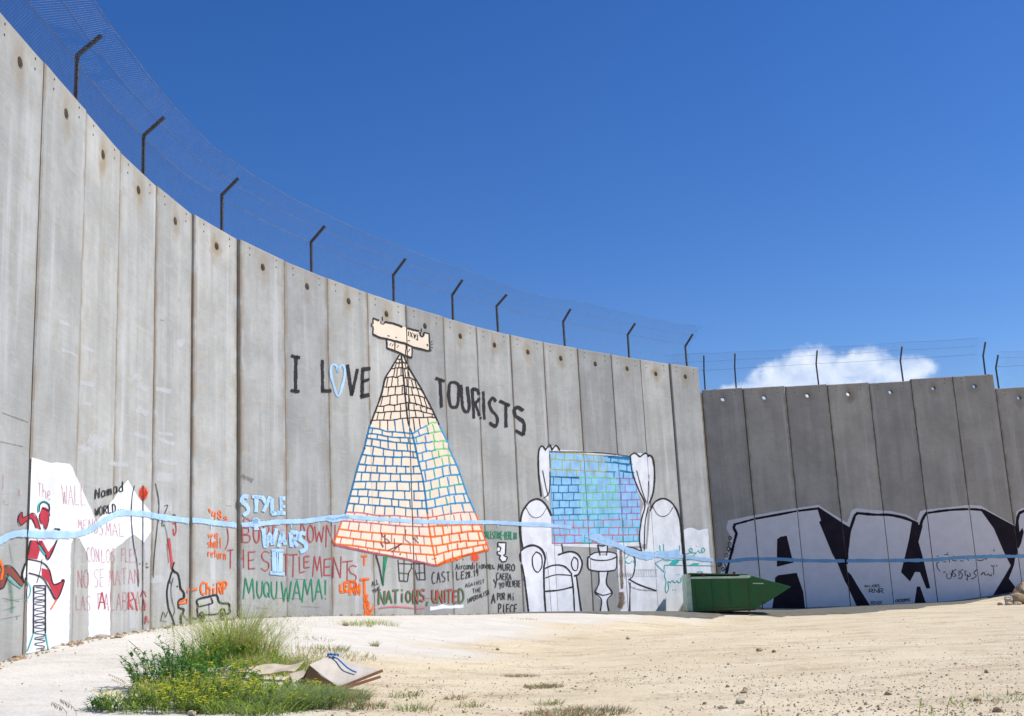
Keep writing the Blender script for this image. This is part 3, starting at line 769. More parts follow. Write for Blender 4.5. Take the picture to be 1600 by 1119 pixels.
# light blue brushed words
z6 = T(360, 740, 4.664)
def f(p):
    S = lambda pts, w_=6: p.stroke(M(z6, pts), w_, len(pts) > 3)
    S([(130, 172), (98, 165), (85, 200), (122, 238), (130, 275), (95, 305)], 7); S([(158, 168), (226, 172)], 6); S([(190, 165), (188, 282)], 6.5); S([(230, 165), (258, 215)], 6.5); S([(292, 168), (240, 278)], 6.5)
    S([(302, 182), (306, 292)], 7); S([(300, 290), (352, 292)], 7); S([(368, 165), (370, 302)], 5); S([(370, 180), (400, 182)], 7); S([(370, 238), (400, 240)], 5); S([(340, 285), (402, 290)], 8)
    S([(185, 320), (190, 412)], 9); S([(160, 345), (215, 350)], 9)
    S([(240, 400), (258, 540)], 8); S([(262, 530), (285, 440), (308, 520)], 6.5); S([(310, 515), (338, 400)], 6.5); S([(350, 535), (375, 425)], 6); S([(375, 425), (402, 520)], 7); S([(350, 500), (400, 490)], 5)
    S([(438, 428), (448, 535)], 7); S([(438, 430), (485, 432), (490, 468), (450, 485)], 6.5); S([(455, 480), (490, 530)], 6.5)
    S([(550, 440), (515, 435), (505, 475), (545, 510), (548, 550), (508, 570)], 7.5)
    S([(300, 560), (386, 566)], 5); S([(290, 722), (396, 732)], 6); S([(316, 560), (322, 725)], 7.5); S([(368, 565), (362, 725)], 8); S([(342, 565), (342, 720)], 2)
layer('painted_lettering', 'ltblue', L6, f, 'pale blue brushed words STYLE WARS II')
# BURN DOWN THE SETTLEMENTS
def f(p):
    b = lambda c, x0, y0, x1, y1, w_=1.7: box(p, c, x0, y0, x1, y1, w_, z6)
    b('B', 85, 392, 150, 500); p.stroke(M(z6, [(98, 350), (102, 328), (125, 328), (148, 345)]), 1.6); b('U', 168, 380, 218, 502, 2.2); b('R', 240, 375, 290, 500, 1.4); b('N', 300, 370, 420, 490, 1.4)
    b('D', 512, 370, 545, 500); b('O', 562, 372, 610, 500, 2.2); b('W', 616, 385, 682, 500); b('N', 695, 370, 772, 535)
    for c, x0, y0, x1, y1 in (('T', -20, 555, 25, 690), ('H', 52, 550, 100, 690), ('E', 128, 568, 186, 695), ('S', 222, 565, 290, 705), ('T', 382, 588, 428, 740), ('T', 428, 590, 492, 752), ('L', 500, 600, 548, 720), ('E', 535, 602, 582, 685), ('M', 600, 600, 668, 752), ('E', 680, 620, 742, 742), ('N', 748, 605, 812, 760), ('T', 818, 638, 892, 790), ('S', 858, 668, 925, 790)):
        b(c, x0, y0, x1, y1, 1.7)
layer('painted_lettering', 'red', L4, f, 'thin dark red words DOWN THE SETTLEMENTS')
def f(p):
    b = lambda c, x0, y0, x1, y1, w_=2.4: box(p, c, x0, y0, x1, y1, w_, z6)
    for c, x0, y0, x1, y1 in (('M', 98, 760, 175, 915), ('U', 192, 782, 238, 905), ('Q', 246, 785, 288, 900), ('U', 298, 785, 345, 912), ('W', 375, 782, 445, 935), ('A', 458, 775, 515, 920), ('M', 525, 770, 605, 935), ('A', 618, 768, 672, 915), ('!', 688, 775, 702, 918)): b(c, x0, y0, x1, y1)
layer('painted_lettering', 'green', L4, f, 'dark green word MUQUWAMA!')
def f(p):
    b = lambda c, x0, y0, x1, y1, w_=4.4: box(p, c, x0, y0, x1, y1, w_, z6)
    for c, x0, y0, x1, y1 in (('L', 798, 805, 838, 862), ('E', 830, 790, 865, 858), ('R', 868, 785, 922, 885), ('N', 905, 800, 945, 880), ('T', 942, 770, 1014, 885), ('E', 976, 890, 1008, 932), ('R', 978, 938, 1015, 985), ('N', 982, 990, 1020, 1040)): b(c, x0, y0, x1, y1)
    p.stroke(M(z6, [(1018, 1010), (1050, 968)]), 4); b('T', 955, 600, 1000, 670, 3)
layer('painted_lettering', 'orange', L4, f, 'thick orange letters LERNT ERN running down')
# --- pyramid
zP = T(500, 480, 4.3036); zB = T(500, 700, 3.996)
ridge = M(zP, [(548, 318), (560, 450), (578, 640), (590, 750), (600, 800), (620, 850)])+M(zB, [(598, 0), (615, 80), (640, 180), (655, 270), (665, 360), (675, 435), (680, 480), (700, 600), (728, 735)])
ledge = M(zP, [(535, 320), (480, 412), (440, 480), (410, 600), (335, 800), (300, 950)])+M(zB, [(280, 0), (240, 110), (190, 300), (160, 410), (140, 455), (85, 600)])
redge = M(zP, [(560, 320), (605, 420), (665, 520), (720, 620), (770, 720), (820, 830), (860, 910)])+M(zB, [(805, 0), (860, 120), (920, 290), (985, 440), (1000, 480), (1055, 635)])
bottomL = M(zB, [(85, 600), (310, 650), (520, 690), (728, 735)]); bottomR = M(zB, [(728, 735), (800, 700), (900, 672), (1055, 635)])
def f(p):
    p.poly(ledge+bottomL[1:]+bottomR[1:]+redge[::-1])
    p.poly(M(zP, [(358, 75), (400, 88), (412, 98), (428, 115), (438, 98), (555, 130), (672, 162), (690, 195), (700, 168), (735, 178), (740, 295), (690, 285), (622, 268), (620, 340), (570, 325), (452, 275), (450, 212), (358, 182)]))
layer('painted_pyramid', 'cream', L2, f, 'cream painted pyramid with brick lines hanging from a plank')
def xat(line, y):
    for a, b in zip(line, line[1:]):
        if a[1] <= y <= b[1] and b[1] != a[1]: return a[0]+(b[0]-a[0])*(y-a[1])/(b[1]-a[1])
    return line[0][0] if y < line[0][1] else line[-1][0]
def yP(v): return 480+v/4.3036
def yB(v): return 700+v/3.996
rowsL = [(yP(a), yP(b)) for a, b in ((345, 345), (370, 368), (412, 405), (475, 460), (535, 522), (600, 580), (665, 645), (705, 695), (762, 745), (812, 850), (850, 880), (880, 918), (930, 975), (990, 1015), (1055, 1068))]+[(yB(a), yB(b)) for a, b in ((150, 160), (210, 210), (258, 268), (300, 328), (345, 378), (400, 435), (455, 492), (505, 555), (552, 612), (598, 668), (602, 735))]
rowsR = [(yP(a), yP(b)) for a, b in ((375, 380), (410, 425), (475, 492), (530, 560), (585, 612), (640, 690), (690, 722), (748, 745), (850, 770), (880, 838), (920, 905), (985, 955), (1040, 1000), (1100, 1060))]+[(yB(a), yB(b)) for a, b in ((210, 165), (270, 225), (325, 285), (380, 340), (435, 400), (490, 478), (555, 520), (612, 575), (672, 600), (735, 635))]
rndb = random.Random(5)
def wob(a, b, dip=0):
    n = 5; return [(a[0]+(b[0]-a[0])*i/n, a[1]+(b[1]-a[1])*i/n+rndb.uniform(-1.1, 1.1)*(0 < i < n)+dip*math.sin(math.pi*i/n)) for i in range(n+1)]
SEG = {}
def seg(c, pts, wd): SEG.setdefault(c, []).append((pts, wd))
def coll(y, right=False, x=0):
    if right:
        if y < 668: return 'black', 1.5
        if y < 725 and x > 672: return 'ltgreen', 2.0
        if y < 800: return 'skyblue' if rndb.random() < .75 else 'teal', 2.1
        if y < 814: return 'pink', 1.8
        return 'orange', 2.4
    if y < 664: return 'black', 1.5
    if y < 803: return 'blue', 2.0
    if y < 832: return 'pink', 2.0
    if y < 862: return 'orange', 2.2
    return 'pink', 2.4
for rows, A, right in ((rowsL, ledge, False), (rowsR, redge, True)):
    prev = None
    for i, (ya, yb) in enumerate(rows):
        a = (xat(A, ya) if not right else xat(A, yb), ya if not right else yb); r = (xat(ridge, yb if not right else ya), yb if not right else ya)
        pl_ = [a, r] if not right else [r, a]
        c, wd = coll((ya+yb)/2, right, 690 if right else 0)
        if right and c == 'ltgreen':
            mid = (r[0]*.45+a[0]*.55, r[1]*.45+a[1]*.55-2); seg('skyblue', wob(r, mid), 2); seg('ltgreen', wob(mid, a, -1), 2)
        else: seg(c, wob(pl_[0], pl_[1], -1.5 if right else .8), wd)
        if prev:
            p0, p1 = prev; q0, q1 = pl_
            L = abs(q1[0]-q0[0]); bw = 8.5+7*sst(570, 700, (ya+yb)/2)+3*sst(700, 850, ya)
            if right: bw *= .85
            n = max(1, int(L/bw)); off = (i % 2)*.5
            for k in range(n):
                t = (k+off+rndb.uniform(.3, .7))/(n+.5)
                if .03 < t < .97:
                    u = (p0[0]+(p1[0]-p0[0])*t, p0[1]+(p1[1]-p0[1])*t); v = (q0[0]+(q1[0]-q0[0])*t, q0[1]+(q1[1]-q0[1])*t)
                    # keep the joints upright
                    c2, w2 = coll((u[1]+v[1])/2, right, u[0])
                    if 832 <= (u[1]+v[1])/2 <= 884 and not right: c2, w2 = 'pink', 1.6
                    seg(c2, [u, (v[0]*.6+u[0]*.4+rndb.uniform(-.8, .8), v[1])], w2*.78)
        prev = pl_
def cutline(line, brk):
    out = []; cur = []
    for p in line: cur.append(p)
    return cur
def edge_seg(line, right):
    lim = [0, 664, 803, 2000]; cols = ['black', 'blue' if not right else 'skyblue', 'orange']
    for (y0, y1), c in zip(zip(lim, lim[1:]), cols):
        pts = [p for p in line if y0 < p[1] < y1]
        if y0 > 0: pts = [(xat(line, y0), y0)]+pts
        if y1 < 2000: pts = pts+[(xat(line, y1), y1)]
        seg(c, pts, 2.2)
edge_seg(ledge, False); edge_seg(redge, True); edge_seg(ridge, False)
seg('pink', bottomL, 3.2); seg('orange', bottomR, 3.2)
for c, ss in SEG.items():
    layer('painted_brick_lines', c, L4, lambda p, ss=ss: [p.stroke(a, b*1.22, len(a) > 2, .15) for a, b in ss], c.replace('lt', 'light ').replace('skyblue', 'sky blue')+' brick lines on the painted pyramid')
def f(p):
    S = lambda pts, w_=2: p.stroke(M(zP, pts), w_, False, .3)
    S([(358, 75), (400, 90)], 3); S([(438, 98), (500, 112), (555, 132)], 3); S([(575, 138), (670, 163)], 3); S([(700, 170), (735, 178), (740, 295)], 2); S([(740, 295), (690, 285), (625, 268)], 3)
    S([(358, 75), (360, 110), (347, 108), (350, 128), (358, 130), (358, 182)], 1.6); S([(358, 182), (400, 205), (450, 212), (520, 232), (575, 245), (625, 268)], 3)
    S([(450, 212), (452, 275)], 2); S([(452, 275), (520, 300), (570, 325), (620, 340)], 3.2); S([(620, 340), (620, 268)], 2); S([(505, 232), (505, 290)], 1.4); S([(580, 258), (578, 322)], 1.4)
    S([(420, 62), (422, 92)], 1.2); S([(408, 92), (412, 108), (428, 116), (436, 108), (436, 94)], 1.2); S([(684, 142), (684, 168)], 1.2); S([(672, 166), (676, 192), (690, 198), (698, 190), (700, 168)], 2.6)
    for a, b in (((455, 190), (470, 194)), ((508, 200), (520, 205)), ((592, 222), (605, 228)), ((470, 258), (480, 242)), ((485, 262), (495, 246)), ((520, 272), (530, 256)), ((595, 300), (605, 280)), ((745, 235), (756, 226)), ((748, 252), (762, 248)), ((748, 268), (760, 275)), ((742, 282), (752, 294)), ((660, 175), (660, 175))): S([a, b], 1.1)
    S([(722, 246), (728, 254), (724, 264), (720, 256), (722, 246)], 1)
    # the word TAXI upside down
    for ch, x in (('T', 655), ('A', 638), ('X', 614), ('I', 596)):
        glyph(p, ch, [zP(x+8, 222-(655-x)*.45), zP(x-8, 218-(655-x)*.45), zP(x-6, 182-(655-x)*.38), zP(x+10, 186-(655-x)*.38)], 1.3)
layer('painted_plank', 'black', L5, f, 'black outlines of the hanging plank with TAXI upside down')
def f(p):
    z = T(560, 820, 5.714); S = lambda pts, w_=1.8: p.stroke(M(z, pts), w_, False)
    S([(205, 70), (220, 110), (245, 95)]); S([(238, 85), (240, 165), (285, 160), (255, 125), (240, 128)], 1.6); S([(200, 155), (225, 200)], 1.6); S([(262, 232), (390, 170)], 1.8); S([(300, 245), (385, 165)], 1.6); S([(322, 120), (330, 225)], 1.2); S([(372, 255), (378, 268)], 2)
    S([(425, 40), (418, 130), (470, 170)], 1.2); S([(485, 72), (488, 165)], 1.6); S([(488, 110), (540, 165)], 1.6); S([(522, 90), (530, 130)], 1.2)
layer('painted_scribble', 'maroon', L6, f, 'dark scribble across the pyramid')
# --- big title
z8 = T(440, 540, 4)
def f(p):
    S = lambda pts, w_=6: p.stroke(M(z8, pts), w_, len(pts) > 3, .35)
    S([(92, 62), (88, 285)], 5.5); S([(60, 62), (85, 72), (115, 76)], 5); S([(58, 278), (88, 288), (112, 286)], 5.5)
    S([(256, 90), (258, 285)], 5); S([(250, 284), (312, 282)], 6)
    S([(412, 118), (440, 310)], 5.5); S([(440, 312), (476, 145)], 5); S([(508, 150), (504, 320)], 5.5); S([(500, 150), (556, 142)], 6); S([(500, 228), (550, 210)], 5); S([(492, 322), (550, 306)], 6.5)
    S([(962, 203), (1020, 222)], 5.5); S([(991, 215), (1001, 388)], 5); S([(1078, 228), (1052, 240), (1046, 300), (1056, 372), (1078, 386), (1100, 372), (1108, 300), (1104, 245), (1078, 228)], 4.8)
    S([(1122, 245), (1134, 385), (1158, 415), (1174, 380), (1162, 255)], 5); S([(1192, 268), (1204, 455)], 5); S([(1190, 270), (1228, 282), (1234, 335), (1206, 362)], 5); S([(1212, 362), (1246, 458)], 5)
    S([(1262, 285), (1268, 462)], 4.5); S([(1342, 348), (1318, 328), (1300, 360), (1312, 402), (1345, 440), (1350, 478), (1335, 505), (1300, 480)], 5)
    S([(1362, 345), (1428, 378)], 5.5); S([(1402, 368), (1404, 510)], 5); S([(1512, 408), (1478, 385), (1456, 402), (1465, 440), (1508, 472), (1518, 505), (1512, 560)], 5.5); S([(1512, 560), (1462, 530)], 5)
layer('painted_lettering', 'black', L4, f, 'large black words I LOVE TOURISTS high on the wall')
def f(p): p.stroke(M(z8, [(352, 165), (345, 130), (322, 118), (308, 145), (316, 210), (352, 315), (382, 245), (396, 160), (382, 122), (360, 140), (352, 165)]), 4.2)
layer('painted_heart', 'ltblue', L4, f, 'pale blue heart standing for the O in LOVE')
# --- lower middle writings
z2 = T(560, 820, 5.714)
def f(p):
    S = lambda pts, w_=1.8: p.stroke(M(z2, pts), w_, False)
    S([(158, 270), (190, 380), (220, 540)], 2.6)
    S([(355, 310), (368, 500), (440, 506), (450, 430), (475, 385), (505, 400), (530, 490), (598, 490), (590, 345)], 1.8); S([(360, 345), (470, 350), (590, 345)], 1.5); S([(365, 430), (448, 436)], 1.4); S([(520, 432), (596, 425)], 1.4); S([(410, 300), (408, 500)], 1.2); S([(545, 345), (548, 490)], 1.2); S([(475, 340), (475, 385)], 1.2)
    tx = lambda s, a, b, c, d, w_, sp=.28: text(p, s, z2(*a), z2(*b), z2(*c), z2(*d), w_, sp)
    tx('ALL', (120, 505), (180, 485), (185, 530), (122, 550), 1.2); tx('THE', (125, 590), (195, 540), (202, 575), (135, 625), 1.3)
    tx('CASTILE', (655, 428), (950, 412), (950, 480), (660, 528), 1.6, .35); tx('28.19', (955, 425), (1070, 395), (1072, 455), (958, 478), 1.7)
    tx('Airconditioner', (870, 345), (1180, 325), (1182, 388), (872, 400), 1.4, .1)
    tx('AGAINST', (955, 525), (1125, 488), (1125, 520), (955, 562), 1.1, .35); tx('THE', (1020, 572), (1095, 560), (1098, 598), (1022, 610), 1.1, .4); tx('IMPERIALISM', (970, 662), (1165, 580), (1168, 620), (975, 702), 1.3, .15)
    tx('EL', (1170, 362), (1222, 355), (1222, 390), (1170, 395), 1.7); tx('MURO', (1248, 348), (1398, 350), (1398, 412), (1248, 405), 1.8); tx('CAERA', (1232, 430), (1366, 435), (1366, 495), (1234, 488), 1.4)
    tx('Y', (1205, 485), (1240, 480), (1238, 550), (1212, 568), 2); tx('YO', (1255, 515), (1302, 515), (1302, 555), (1258, 578), 1.5); tx('VOLVERE', (1315, 500), (1450, 498), (1450, 555), (1315, 552), 1.3, .25)
    tx('A', (1190, 615), (1225, 612), (1222, 700), (1190, 705), 2.1); tx('POR', (1240, 608), (1310, 610), (1312, 668), (1242, 672), 1.5); tx('Mi', (1335, 612), (1398, 605), (1398, 675), (1338, 672), 1.7); tx('PIECE', (1250, 705), (1420, 712), (1418, 785), (1250, 790), 1.9)
    S([(655, 308), (700, 300)], .8)
    for a, b in (((820, 300), (822, 325)), ((860, 300), (885, 320)), ((930, 300), (940, 318))): S([a, b], 1)
layer('painted_lettering', 'black_thin', L4, f, 'thin black words EL MURO CAERA, CASTILE and a small castle')
def f(p): p.stroke(M(z2, [(256, 275), (235, 400), (222, 555)]), 4.6, taper=True); p.stroke(M(z2, [(232, 280), (222, 540)]), 3)
layer('painted_leaf', 'green', L4, f, 'dark green pointed leaf below the pyramid')
chs = (('N', 178, 592, 238, 712), ('A', 248, 590, 298, 700), ('T', 305, 582, 362, 698), ('i', 378, 560, 402, 690), ('O', 425, 592, 470, 690), ('N', 488, 580, 535, 702), ('S', 545, 578, 595, 682), (',', 600, 600, 630, 700), ('U', 657, 582, 702, 692), ('N', 702, 585, 755, 700), ('I', 765, 580, 790, 690), ('T', 785, 582, 835, 700), ('E', 842, 590, 888, 692), ('D', 892, 572, 942, 698))
def f(p):
    for c, x0, y0, x1, y1 in chs: box(p, c, x0, y0, x1, y1, 3.6, z2)
layer('painted_lettering', 'maroon', L4, f, 'dark red and green words NATIONS, UNITED')
def f(p):
    for c, x0, y0, x1, y1 in chs: box(p, c, x0+6, y0+3, x1+4, y1+3, 1.8, z2)
layer('painted_lettering', 'green', L5, f, 'green shadow strokes of NATIONS, UNITED')
def f(p):
    for c, x0, y0, x1, y1 in chs[5:7]+chs[8:13]: box(p, c, x0-2, y0, x1-2, y1-2, 1.6, z2)
layer('painted_lettering', 'red', L6, f)
def f(p): p.stroke(M(z2, [(180, 748), (230, 738), (330, 732), (430, 738), (500, 745), (592, 742)]), 2.6)
layer('painted_underline', 'pink', L4, f, 'crimson underline below NATIONS')
def f(p):
    p.poly(M(z2, [(640, 730), (700, 728), (745, 708), (800, 722), (942, 715), (940, 742), (830, 748), (760, 745), (640, 765)]), .5)
layer('painted_patch', 'white', L1, f, 'short white smear under UNITED')
def f(p):
    text(p, 'PALESTINE-BERLIN', z2(1125, 55), z2(1415, 65), z2(1415, 132), z2(1125, 120), 1.5, .12)
layer('painted_lettering', 'green', L4, f, 'small green words PALESTINE-BERLIN')
def f(p): p.poly(M(z2, [(1245, 158), (1318, 160), (1312, 270), (1330, 285), (1322, 325), (1285, 332), (1262, 305), (1262, 275), (1245, 262), (1240, 195), (1262, 200), (1268, 240), (1280, 205), (1260, 190)]))
layer('painted_emblem', 'white', L2, f, 'small white hooked shape above EL MURO')
def f(p): p.stroke(M(z2, [(1245, 158), (1318, 160), (1314, 262), (1296, 272), (1330, 290), (1320, 325), (1285, 332), (1260, 300), (1270, 275), (1244, 264), (1240, 240), (1262, 240), (1272, 215), (1262, 195), (1245, 200), (1245, 158)]), 2.2, False)
layer('painted_emblem', 'black', L4, f, 'black outline of the small hooked shape')
def f(p): p.blob(*z2(1042, 292), 7.5, 8)
layer('painted_spot', 'redspray', L5, f, 'sprayed red spot right of the pyramid')

# --- window mural: plain generic armchairs, pedestal table, curtained window of bricks
def f(p):
    # left chair
    p.poly([(815, 808), (822, 788), (838, 781), (850, 784), (861, 800), (862, 850), (878, 852), (880, 863), (900, 862), (910, 872), (910, 888), (900, 902), (906, 957), (823, 957), (817, 900), (812, 868), (816, 856)])
    # right chair, partly faded
    p.poly([(1011, 858), (1016, 800), (1022, 786), (1036, 780), (1050, 786), (1060, 806), (1066, 850), (1074, 930), (1058, 957), (986, 957), (984, 910), (976, 904), (974, 866), (984, 856)])
    # curtains
    p.poly([(842, 700), (850, 697), (858, 700), (866, 696), (876, 703), (860, 706), (859, 760), (857, 783), (850, 776), (843, 740)])
    p.poly([(985, 710), (1000, 708), (1018, 712), (1022, 730), (1021, 770), (1012, 788), (1012, 800), (1009, 850), (1000, 852), (1002, 800), (1006, 788), (992, 760), (986, 730)])
    p.poly([(876, 703), (930, 706), (985, 712), (985, 715), (858, 708)]); p.poly([(864, 850), (935, 850), (1000, 845), (1004, 853), (940, 856), (866, 853)])
    # table
    p.poly([(919, 868), (932, 862), (958, 862), (965, 868), (963, 890), (950, 893), (948, 912), (956, 930), (948, 940), (951, 957), (938, 957), (940, 940), (931, 930), (936, 912), (935, 893), (921, 890)])
    p.poly([(935, 851), (950, 850), (948, 868), (938, 868)])
    p.poly([(964, 858), (974, 862), (978, 900), (984, 920), (982, 957), (970, 957), (966, 900)])
    p.poly([(1068, 828), (1080, 824), (1092, 829), (1106, 826), (1112, 905), (1114, 940), (1108, 956), (1077, 956), (1072, 900)], .6)
layer('painted_furniture', 'white', L1, f, 'white painted armchairs, pedestal table and curtains of the window mural')
def f(p): p.poly([(858, 706), (986, 715), (992, 745), (1000, 785), (1001, 847), (864, 850), (860, 780)])
layer('painted_window', 'midblue', L2, f, 'blue painted window pane filled with brick lines')
def f(p):
    S = lambda pts, w_=2.6: p.stroke(pts, w_, True, .1)
    S([(826, 957), (819, 900), (813, 870), (817, 858), (832, 852), (846, 858), (852, 872), (850, 890), (851, 930), (853, 957)], 3)
    S([(817, 856), (813, 830), (816, 802), (828, 784), (842, 780), (854, 790), (862, 806)], 3); S([(878, 850), (880, 864)], 2); S([(872, 867), (890, 862), (903, 866), (910, 880), (905, 896), (897, 900)], 2.8)
    S([(852, 888), (866, 883), (882, 885), (894, 897)], 2.4); S([(852, 903), (870, 898), (894, 899)], 1.6); S([(852, 924), (874, 922), (895, 917)], 2.4); S([(893, 897), (896, 920), (898, 957)], 2.2); S([(901, 900), (905, 930), (909, 957)], 2.2)
    S([(838, 862), (846, 868), (847, 884), (841, 894), (834, 888), (832, 872), (838, 862)], 1.8); S([(897, 870), (903, 876), (902, 890), (896, 890), (893, 880), (897, 870)], 1.6)
    S([(1016, 798), (1024, 784), (1038, 779), (1052, 788), (1062, 810), (1066, 850), (1070, 900), (1074, 945)], 2.6); S([(983, 905), (1000, 914), (1026, 923)], 2); S([(980, 862), (992, 872), (990, 898), (982, 906)], 1.8); S([(985, 910), (984, 957)], 1.4)
    # curtains
    S([(846, 776), (842, 740), (842, 706), (847, 697), (853, 703)], 2.6); S([(852, 704), (859, 695), (863, 704)], 2.4); S([(862, 704), (869, 696), (875, 704)], 2.4); S([(848, 735), (853, 760), (857, 775)], 1.4); S([(859, 710), (859, 765), (850, 778)], 1.6)
    S([(858, 706), (930, 707), (985, 713)], 1.6)
    S([(985, 712), (992, 708), (1000, 714)], 2.4); S([(1000, 714), (1009, 708), (1014, 714)], 2.4); S([(1013, 711), (1020, 716), (1023, 740), (1021, 768), (1015, 786)], 2.8); S([(985, 712), (988, 738), (998, 765), (1008, 788), (1003, 810), (999, 840), (1003, 862)], 2.2); S([(1013, 792), (1008, 820), (1007, 860)], 1.6); S([(995, 735), (1003, 765), (1010, 785)], 1.2); S([(1014, 742), (1013, 775), (1011, 788)], 1.2)
    S([(1003, 862), (990, 856), (978, 854)], 1.8)
    # table
    S([(919, 870), (932, 863), (957, 863), (964, 869), (950, 875), (930, 875), (919, 870)], 1.8); S([(919, 870), (919, 887), (930, 892), (952, 892), (963, 888), (964, 869)], 2); S([(934, 851), (938, 868)], 1.8); S([(950, 851), (948, 868)], 1.8); S([(934, 851), (942, 853), (950, 850)], 1.8)
    S([(936, 893), (936, 912), (930, 925), (940, 937), (938, 957)], 1.9); S([(950, 893), (948, 912), (957, 926), (949, 938), (952, 957)], 1.9); S([(930, 925), (943, 930), (957, 926)], 1.6)
layer('painted_outline', 'black', L4, f, 'black brush outlines of the armchairs, table and curtains')
def f(p):
    for cx, cy in ((838, 797), (1036, 795)):
        p.stroke([(cx-16, cy-4), (cx-9, cy+8), (cx, cy+12), (cx+9, cy+8), (cx+16, cy-3)], 1.1)
    p.stroke([(854, 862), (858, 905), (862, 957)], .5)
layer('painted_outline', 'black_thin', L4, f, 'thin line across each chair back')
rb2 = random.Random(9); SEG2 = {}
rws = [(706, 715), (717, 725), (733, 739), (745, 748), (758, 757), (770, 769), (782, 781), (794, 792), (805, 802), (813, 812), (825, 824), (836, 836), (849, 846)]
def wcol(x, y):
    if y < 745: return 'olive' if x < 950 else 'blue'
    if x < 905 and y < 806: return 'blue'
    if y > 812: return 'pink' if rb2.random() < .6 else ('teal' if x > 900 else 'purple')
    if x > 965: return 'purple'
    return 'ltgreen' if y < 800 else 'teal'
def wx(y): return (858+(y-706)*.04, 986+(y-715)*.2 if y < 785 else 1000)
for i, (a, b) in enumerate(rws):
    xl, xr = wx(a)[0], wx(b)[1]; n = 9
    for k in range(n):
        x0 = xl+(xr-xl)*k/n; x1 = xl+(xr-xl)*(k+1)/n; y0 = a+(b-a)*k/n; y1 = a+(b-a)*(k+1)/n
        if rb2.random() < .97: SEG2.setdefault(wcol((x0+x1)/2, (y0+y1)/2), []).append(([(x0, y0+rb2.uniform(-.5, .5)), (x1+.5, y1+rb2.uniform(-.5, .5))], 1.9))
        if i and rb2.random() < .97:
            x = x0+(x1-x0)*(.25+.5*(i % 2))+rb2.uniform(-1.5, 1.5); pa, pb = rws[i-1]; yt = pa+(pb-pa)*k/n
            SEG2.setdefault(wcol(x, (y0+yt)/2), []).append(([(x, yt), (x+rb2.uniform(-.8, .8), y0)], 1.6))
SEG2.setdefault('blue', []).extend([([(950, 714), (984, 717)], 4), ([(958, 722), (984, 727)], 3), ([(868, 745), (905, 747)], 2.4), ([(966, 735), (985, 738)], 3)])
for c, ss in SEG2.items():
    layer('painted_brick_lines', c, L3, lambda p, ss=ss: [p.stroke(a, b, False, .1) for a, b in ss], c.replace('lt', 'light ')+' brick lines in the painted window')
# arabic writing, arrow and blue splash
def ara(p, f, strokes, wd): 
    for s_ in strokes: p.stroke(M(f, s_), wd, len(s_) > 2)
z9 = T(960, 840, 5)
def f(p):
    ara(p, z9, [
        [(560, 128), (590, 118), (610, 100), (600, 82), (585, 95), (600, 115), (640, 118), (655, 100), (670, 118), (700, 112), (705, 90), (690, 80), (680, 98), (690, 110)], [(640, 118), (620, 140), (590, 150)], [(598, 62), (600, 66)], [(640, 68), (644, 70)],
        [(500, 122), (512, 90), (508, 60)], [(385, 50), (388, 112), (410, 118), (440, 112)], [(355, 60), (360, 110)], [(330, 105), (350, 112), (365, 108)],
        [(400, 265), (392, 300), (405, 340), (398, 400), (408, 430), (425, 400), (420, 345), (440, 350), (452, 335), (465, 348), (480, 350), (490, 335), (500, 350), (520, 345), (522, 310)], [(455, 405), (460, 410)], [(475, 405), (480, 410)], [(488, 288), (492, 292)], [(505, 285), (508, 290)], [(645, 268), (690, 268), (668, 290)],
        [(85, 130), (95, 110), (115, 120), (105, 150), (85, 165), (90, 190), (120, 200), (140, 180)], [(140, 120), (150, 150), (165, 165), (150, 185), (165, 210), (155, 250)],
        [(620, 352), (600, 370), (618, 385)]], 1.5)
    for s_ in ([(318, 200), (388, 165)], [(318, 200), (388, 270)], [(388, 165), (388, 180), (770, 165)], [(388, 270), (392, 215), (775, 220)]): p.stroke(M(z9, s_), 1.2, False)
layer('painted_lettering', 'teal', L4, f, 'green arabic lines and arrow outline beside the faded armchair')
def f(p):
    p.poly(M(z9, [(420, 215), (455, 180), (515, 175), (480, 215)])); p.poly(M(z9, [(580, 218), (615, 200), (665, 200), (650, 218)]))
layer('painted_arrow', 'teal', L3, f, 'green stripes of the arrow pointing left')
def f(p):
    for k in range(14): p.stroke(M(z9, [(155+k*13, 255+random.uniform(-4, 4)), (165+k*13, 250), (160+k*13, 300), (172+k*13, 305)]), 1.0)
    for k in range(8): p.stroke(M(z9, [(25+k*16, 280), (32+k*16, 310), (42+k*15, 275)]), 1.2)
layer('painted_scribble', 'greyspray', L4, f, 'faded grey green scribbled row of writing')
def f(p):
    p.stroke(M(z9, [(125, 385), (200, 408), (320, 415)]), 3)
layer('painted_smear', 'greyspray', L3, f)
def f(p):
    p.poly([(912, 838), (935, 834), (958, 846), (978, 856), (1000, 861), (1030, 862), (1060, 858), (1066, 872), (1040, 874), (1030, 870), (1010, 876), (985, 868), (965, 856), (940, 850)], .8)
layer('painted_splash', 'ltblue', L5, f, 'pale blue splash over the window mural')
def f(p): p.stroke([(971, 925), (972, 940), (968, 950)], 10); p.stroke([(970, 860), (972, 920)], 6)
layer('rust_stain', 'rust', L3, f)
def f(p): p.poly([(1061, 957), (1074, 930), (1078, 957)])
layer('painted_patch', 'stain', L2, f)  # dark triangle painting the bin's shadow on the wall foot
